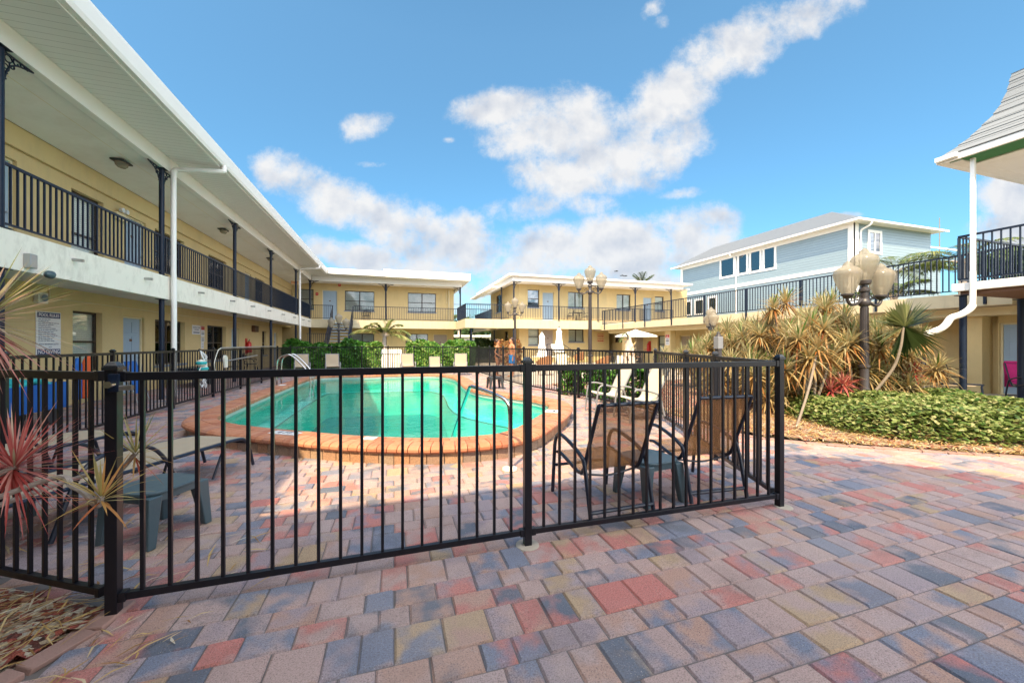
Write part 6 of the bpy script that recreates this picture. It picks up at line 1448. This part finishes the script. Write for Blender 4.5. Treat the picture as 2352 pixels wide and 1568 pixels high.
# ================================================================ people
SKIN = {}
def skinmat(name, c):
    t = NT(name); return t.done(t.bsdf(t.mix(t.noise(14,4,.6,t.obj()), tuple(v*.9 for v in c), c), .55, 0, None, .4, Subsurface_Weight=.08))
def skinned(name, joints, bones, mat, parent, sub=2):
    me = bpy.data.meshes.new(name); me.from_pydata([j[:3] for j in joints], bones, []); me.materials.append(mat); o = bpy.data.objects.new(name, me); COL.objects.link(o); o.parent = parent
    m = o.modifiers.new('skin', 'SKIN'); m.use_smooth_shade = True
    sv = me.skin_vertices[0].data
    for i, j in enumerate(joints): sv[i].radius = (j[3], j[4] if len(j) > 4 else j[3]); sv[i].use_root = (i == 0)
    s = o.modifiers.new('sub', 'SUBSURF'); s.levels = s.render_levels = sub; return o
def person(label, loc, rz, h, skin, hair, suit, woman):
    p = thing('person', label, 'person', loc); k = h/1.7
    J = []; Bn = []
    def j(x, y, z, r, r2=None, to=None):
        J.append((x*k, y*k, z*k, r*k, (r2 or r)*k)); i = len(J)-1
        if to is not None: Bn.append((to, i))
        return i
    w = .9 if woman else 1.0                # the figure faces -x
    pel = j(0,0,.93,.14*w,.10); sp = j(0,0,1.08,.125*w,.09,pel); chs = j(-.02,0,1.26,.15*w,.105,sp); nk0 = j(.0,0,1.41,.075,.06,chs); nk = j(-.02,0,1.47,.05,.05,nk0); hd0 = j(-.03,0,1.545,.072,.075,nk); hd = j(-.03,0,1.62,.082,.08,hd0); j(-.02,0,1.68,.055,.055,hd); ns = j(-.108,0,1.555,.014,.014,hd0)
    for sg in (-1,1):
        hip = j(.0,sg*.085,.87,.085*w,.085,pel); kn = j(-.02,sg*.10,.47,.056,.056,hip); ca = j(.02,sg*.10,.30,.052,.05,kn); an = j(.02,sg*.10,.075,.036,.036,ca); to_ = j(-.06,sg*.115,.035,.038,.03,an); j(-.16,sg*.125,.025,.03,.02,to_)
        sh = j(.0,sg*.165*w,1.385,.055*w,.055,nk0); el = j(.03,sg*.225,1.10,.040*w,.04,sh)
        wr = j(-.16,sg*.22,.97,.026,.026,el) if sg > 0 else j(-.04,sg*.23,.85,.026,.026,el)
        d = (-.09,0,-.03) if sg > 0 else (-.025,0,-.09); q = J[wr]
        b0 = (q[0]/k,q[1]/k,q[2]/k); palm_ = j(b0[0]+d[0]*.7,b0[1],b0[2]+d[2]*.7,.026,.018,wr)
        for f in range(4):
            o = (f-1.5)*.019; f1 = j(b0[0]+d[0]*1.35,b0[1]+o,b0[2]+d[2]*1.35,.009,.009,palm_); j(b0[0]+d[0]*(1.75+.12*(f in (1,2))),b0[1]+o*1.05,b0[2]+d[2]*1.8-.006,.007,.007,f1)
        t1 = j(b0[0]+d[0]*.8-.02,b0[1]-sg*.028,b0[2]+d[2]*.8,.010,.010,palm_); j(b0[0]+d[0]*1.25-.025,b0[1]-sg*.036,b0[2]+d[2]*1.25,.008,.008,t1)
    skinned('body', J, Bn, skin, p)
    hb = MB(); hb.lathe([(.0,-.06),(.085,-.045),(.098,.0),(.095,.045),(.07,.085),(.0,.105)], (0,0,0), 16); hb.v = [((-.005+v[0]*.98)*k + (0.018*k), v[1]*.93*k, (1.632+v[2])*k) for v in hb.v]
    if woman: hb.lathe([(.0,-.05),(.05,-.03),(.06,0),(.05,.03),(0,.05)], (.075*k,0,1.70*k), 12)
    else: hb.tube([(.05*k,0,1.66*k),(.085*k,.0,1.56*k),(.09*k,0,1.46*k),(.10*k,0,1.36*k)], [.075*k,.085*k,.075*k,.02*k], 10); hb.tube([(-.095*k,0,1.53*k),(-.10*k,0,1.50*k),(-.085*k,0,1.47*k)], [.02*k,.035*k,.02*k], 8)
    hb.build('hair', hair, p, smooth=True); hb = p.children[-1]; hb.location = (0,0,0)
    e = MB()
    for sg in (-1,1): e.lathe([(.0,-.012),(.012,0),(0,.012)], (-.105*k,sg*.032*k,1.605*k), 8)
    e.build('eye', M['ink'], p)
    if woman:
        s = MB(); s.lathe([(.150,.86),(.158,.92),(.142,.98),(.128,1.05),(.140,1.18),(.152,1.28),(.135,1.34)], (0,0,0), 18, .72*k, k); s.v = [(v[0]-.005*k, v[1]*.92, v[2]*k) for v in s.v]; s.build('swimsuit', suit, p, smooth=True)
        s.v
    else:
        s = MB(); s.lathe([(.150,.80),(.160,.88),(.155,.97)], (0,0,0), 18, .74*k, k); s.v = [(v[0], v[1], v[2]*k) for v in s.v]
        for sg in (-1,1): s.lathe([(.088,.60),(.094,.68),(.092,.80),(.07,.88)], (-.005*k,sg*.092*k,0), 14, k, k); 
        n = len(s.v); s.v = s.v[:18*3] + [(v[0], v[1], v[2]*k) for v in s.v[18*3:]]
        s.build('swim_shorts', suit, p, smooth=True)
    # the parts above were built in the figure's own space: undo the root offset
    for c in p.children:
        if c.name.split('.')[0] != 'body':
            for v in c.data.vertices: v.co += Vector(loc)
    p.rotation_euler = (0,0,rz); return p
sk1, sk2 = skinmat('tanned_skin', (.46,.20,.10)), skinmat('warm_skin', (.42,.19,.10)); hairm = pm('dark_brown_hair', (.03,.012,.008), .5, .3, 20, moving=True)
suitb = pm('blue_swim_shorts', (.0,.20,.60), .7, .1, 8, moving=True); suitk = pm('black_swimsuit', (.012,.012,.015), .6, .2, 8, moving=True)
person('bearded shirtless person with long dark hair in blue swim shorts beyond the fence', (4.68,15.09,0), .15, 1.62, sk1, hairm, suitb, False)
person('person in a black swimsuit with dark hair in a bun beyond the fence', (4.2,15.6,0), PI-.6, 1.54, sk2, hairm, suitk, True)

# lettering becomes plain mesh
bpy.context.view_layer.update(); dg = bpy.context.evaluated_depsgraph_get()
for o in [o for o in SC.objects if o.type == 'FONT']:
    me = bpy.data.meshes.new_from_object(o.evaluated_get(dg)); me.name = o.name; n = o.name
    m = bpy.data.objects.new('tmp', me); COL.objects.link(m); m.parent = o.parent; m.location = o.location; m.rotation_euler = o.rotation_euler; m.scale = o.scale
    bpy.data.objects.remove(o); m.name = n
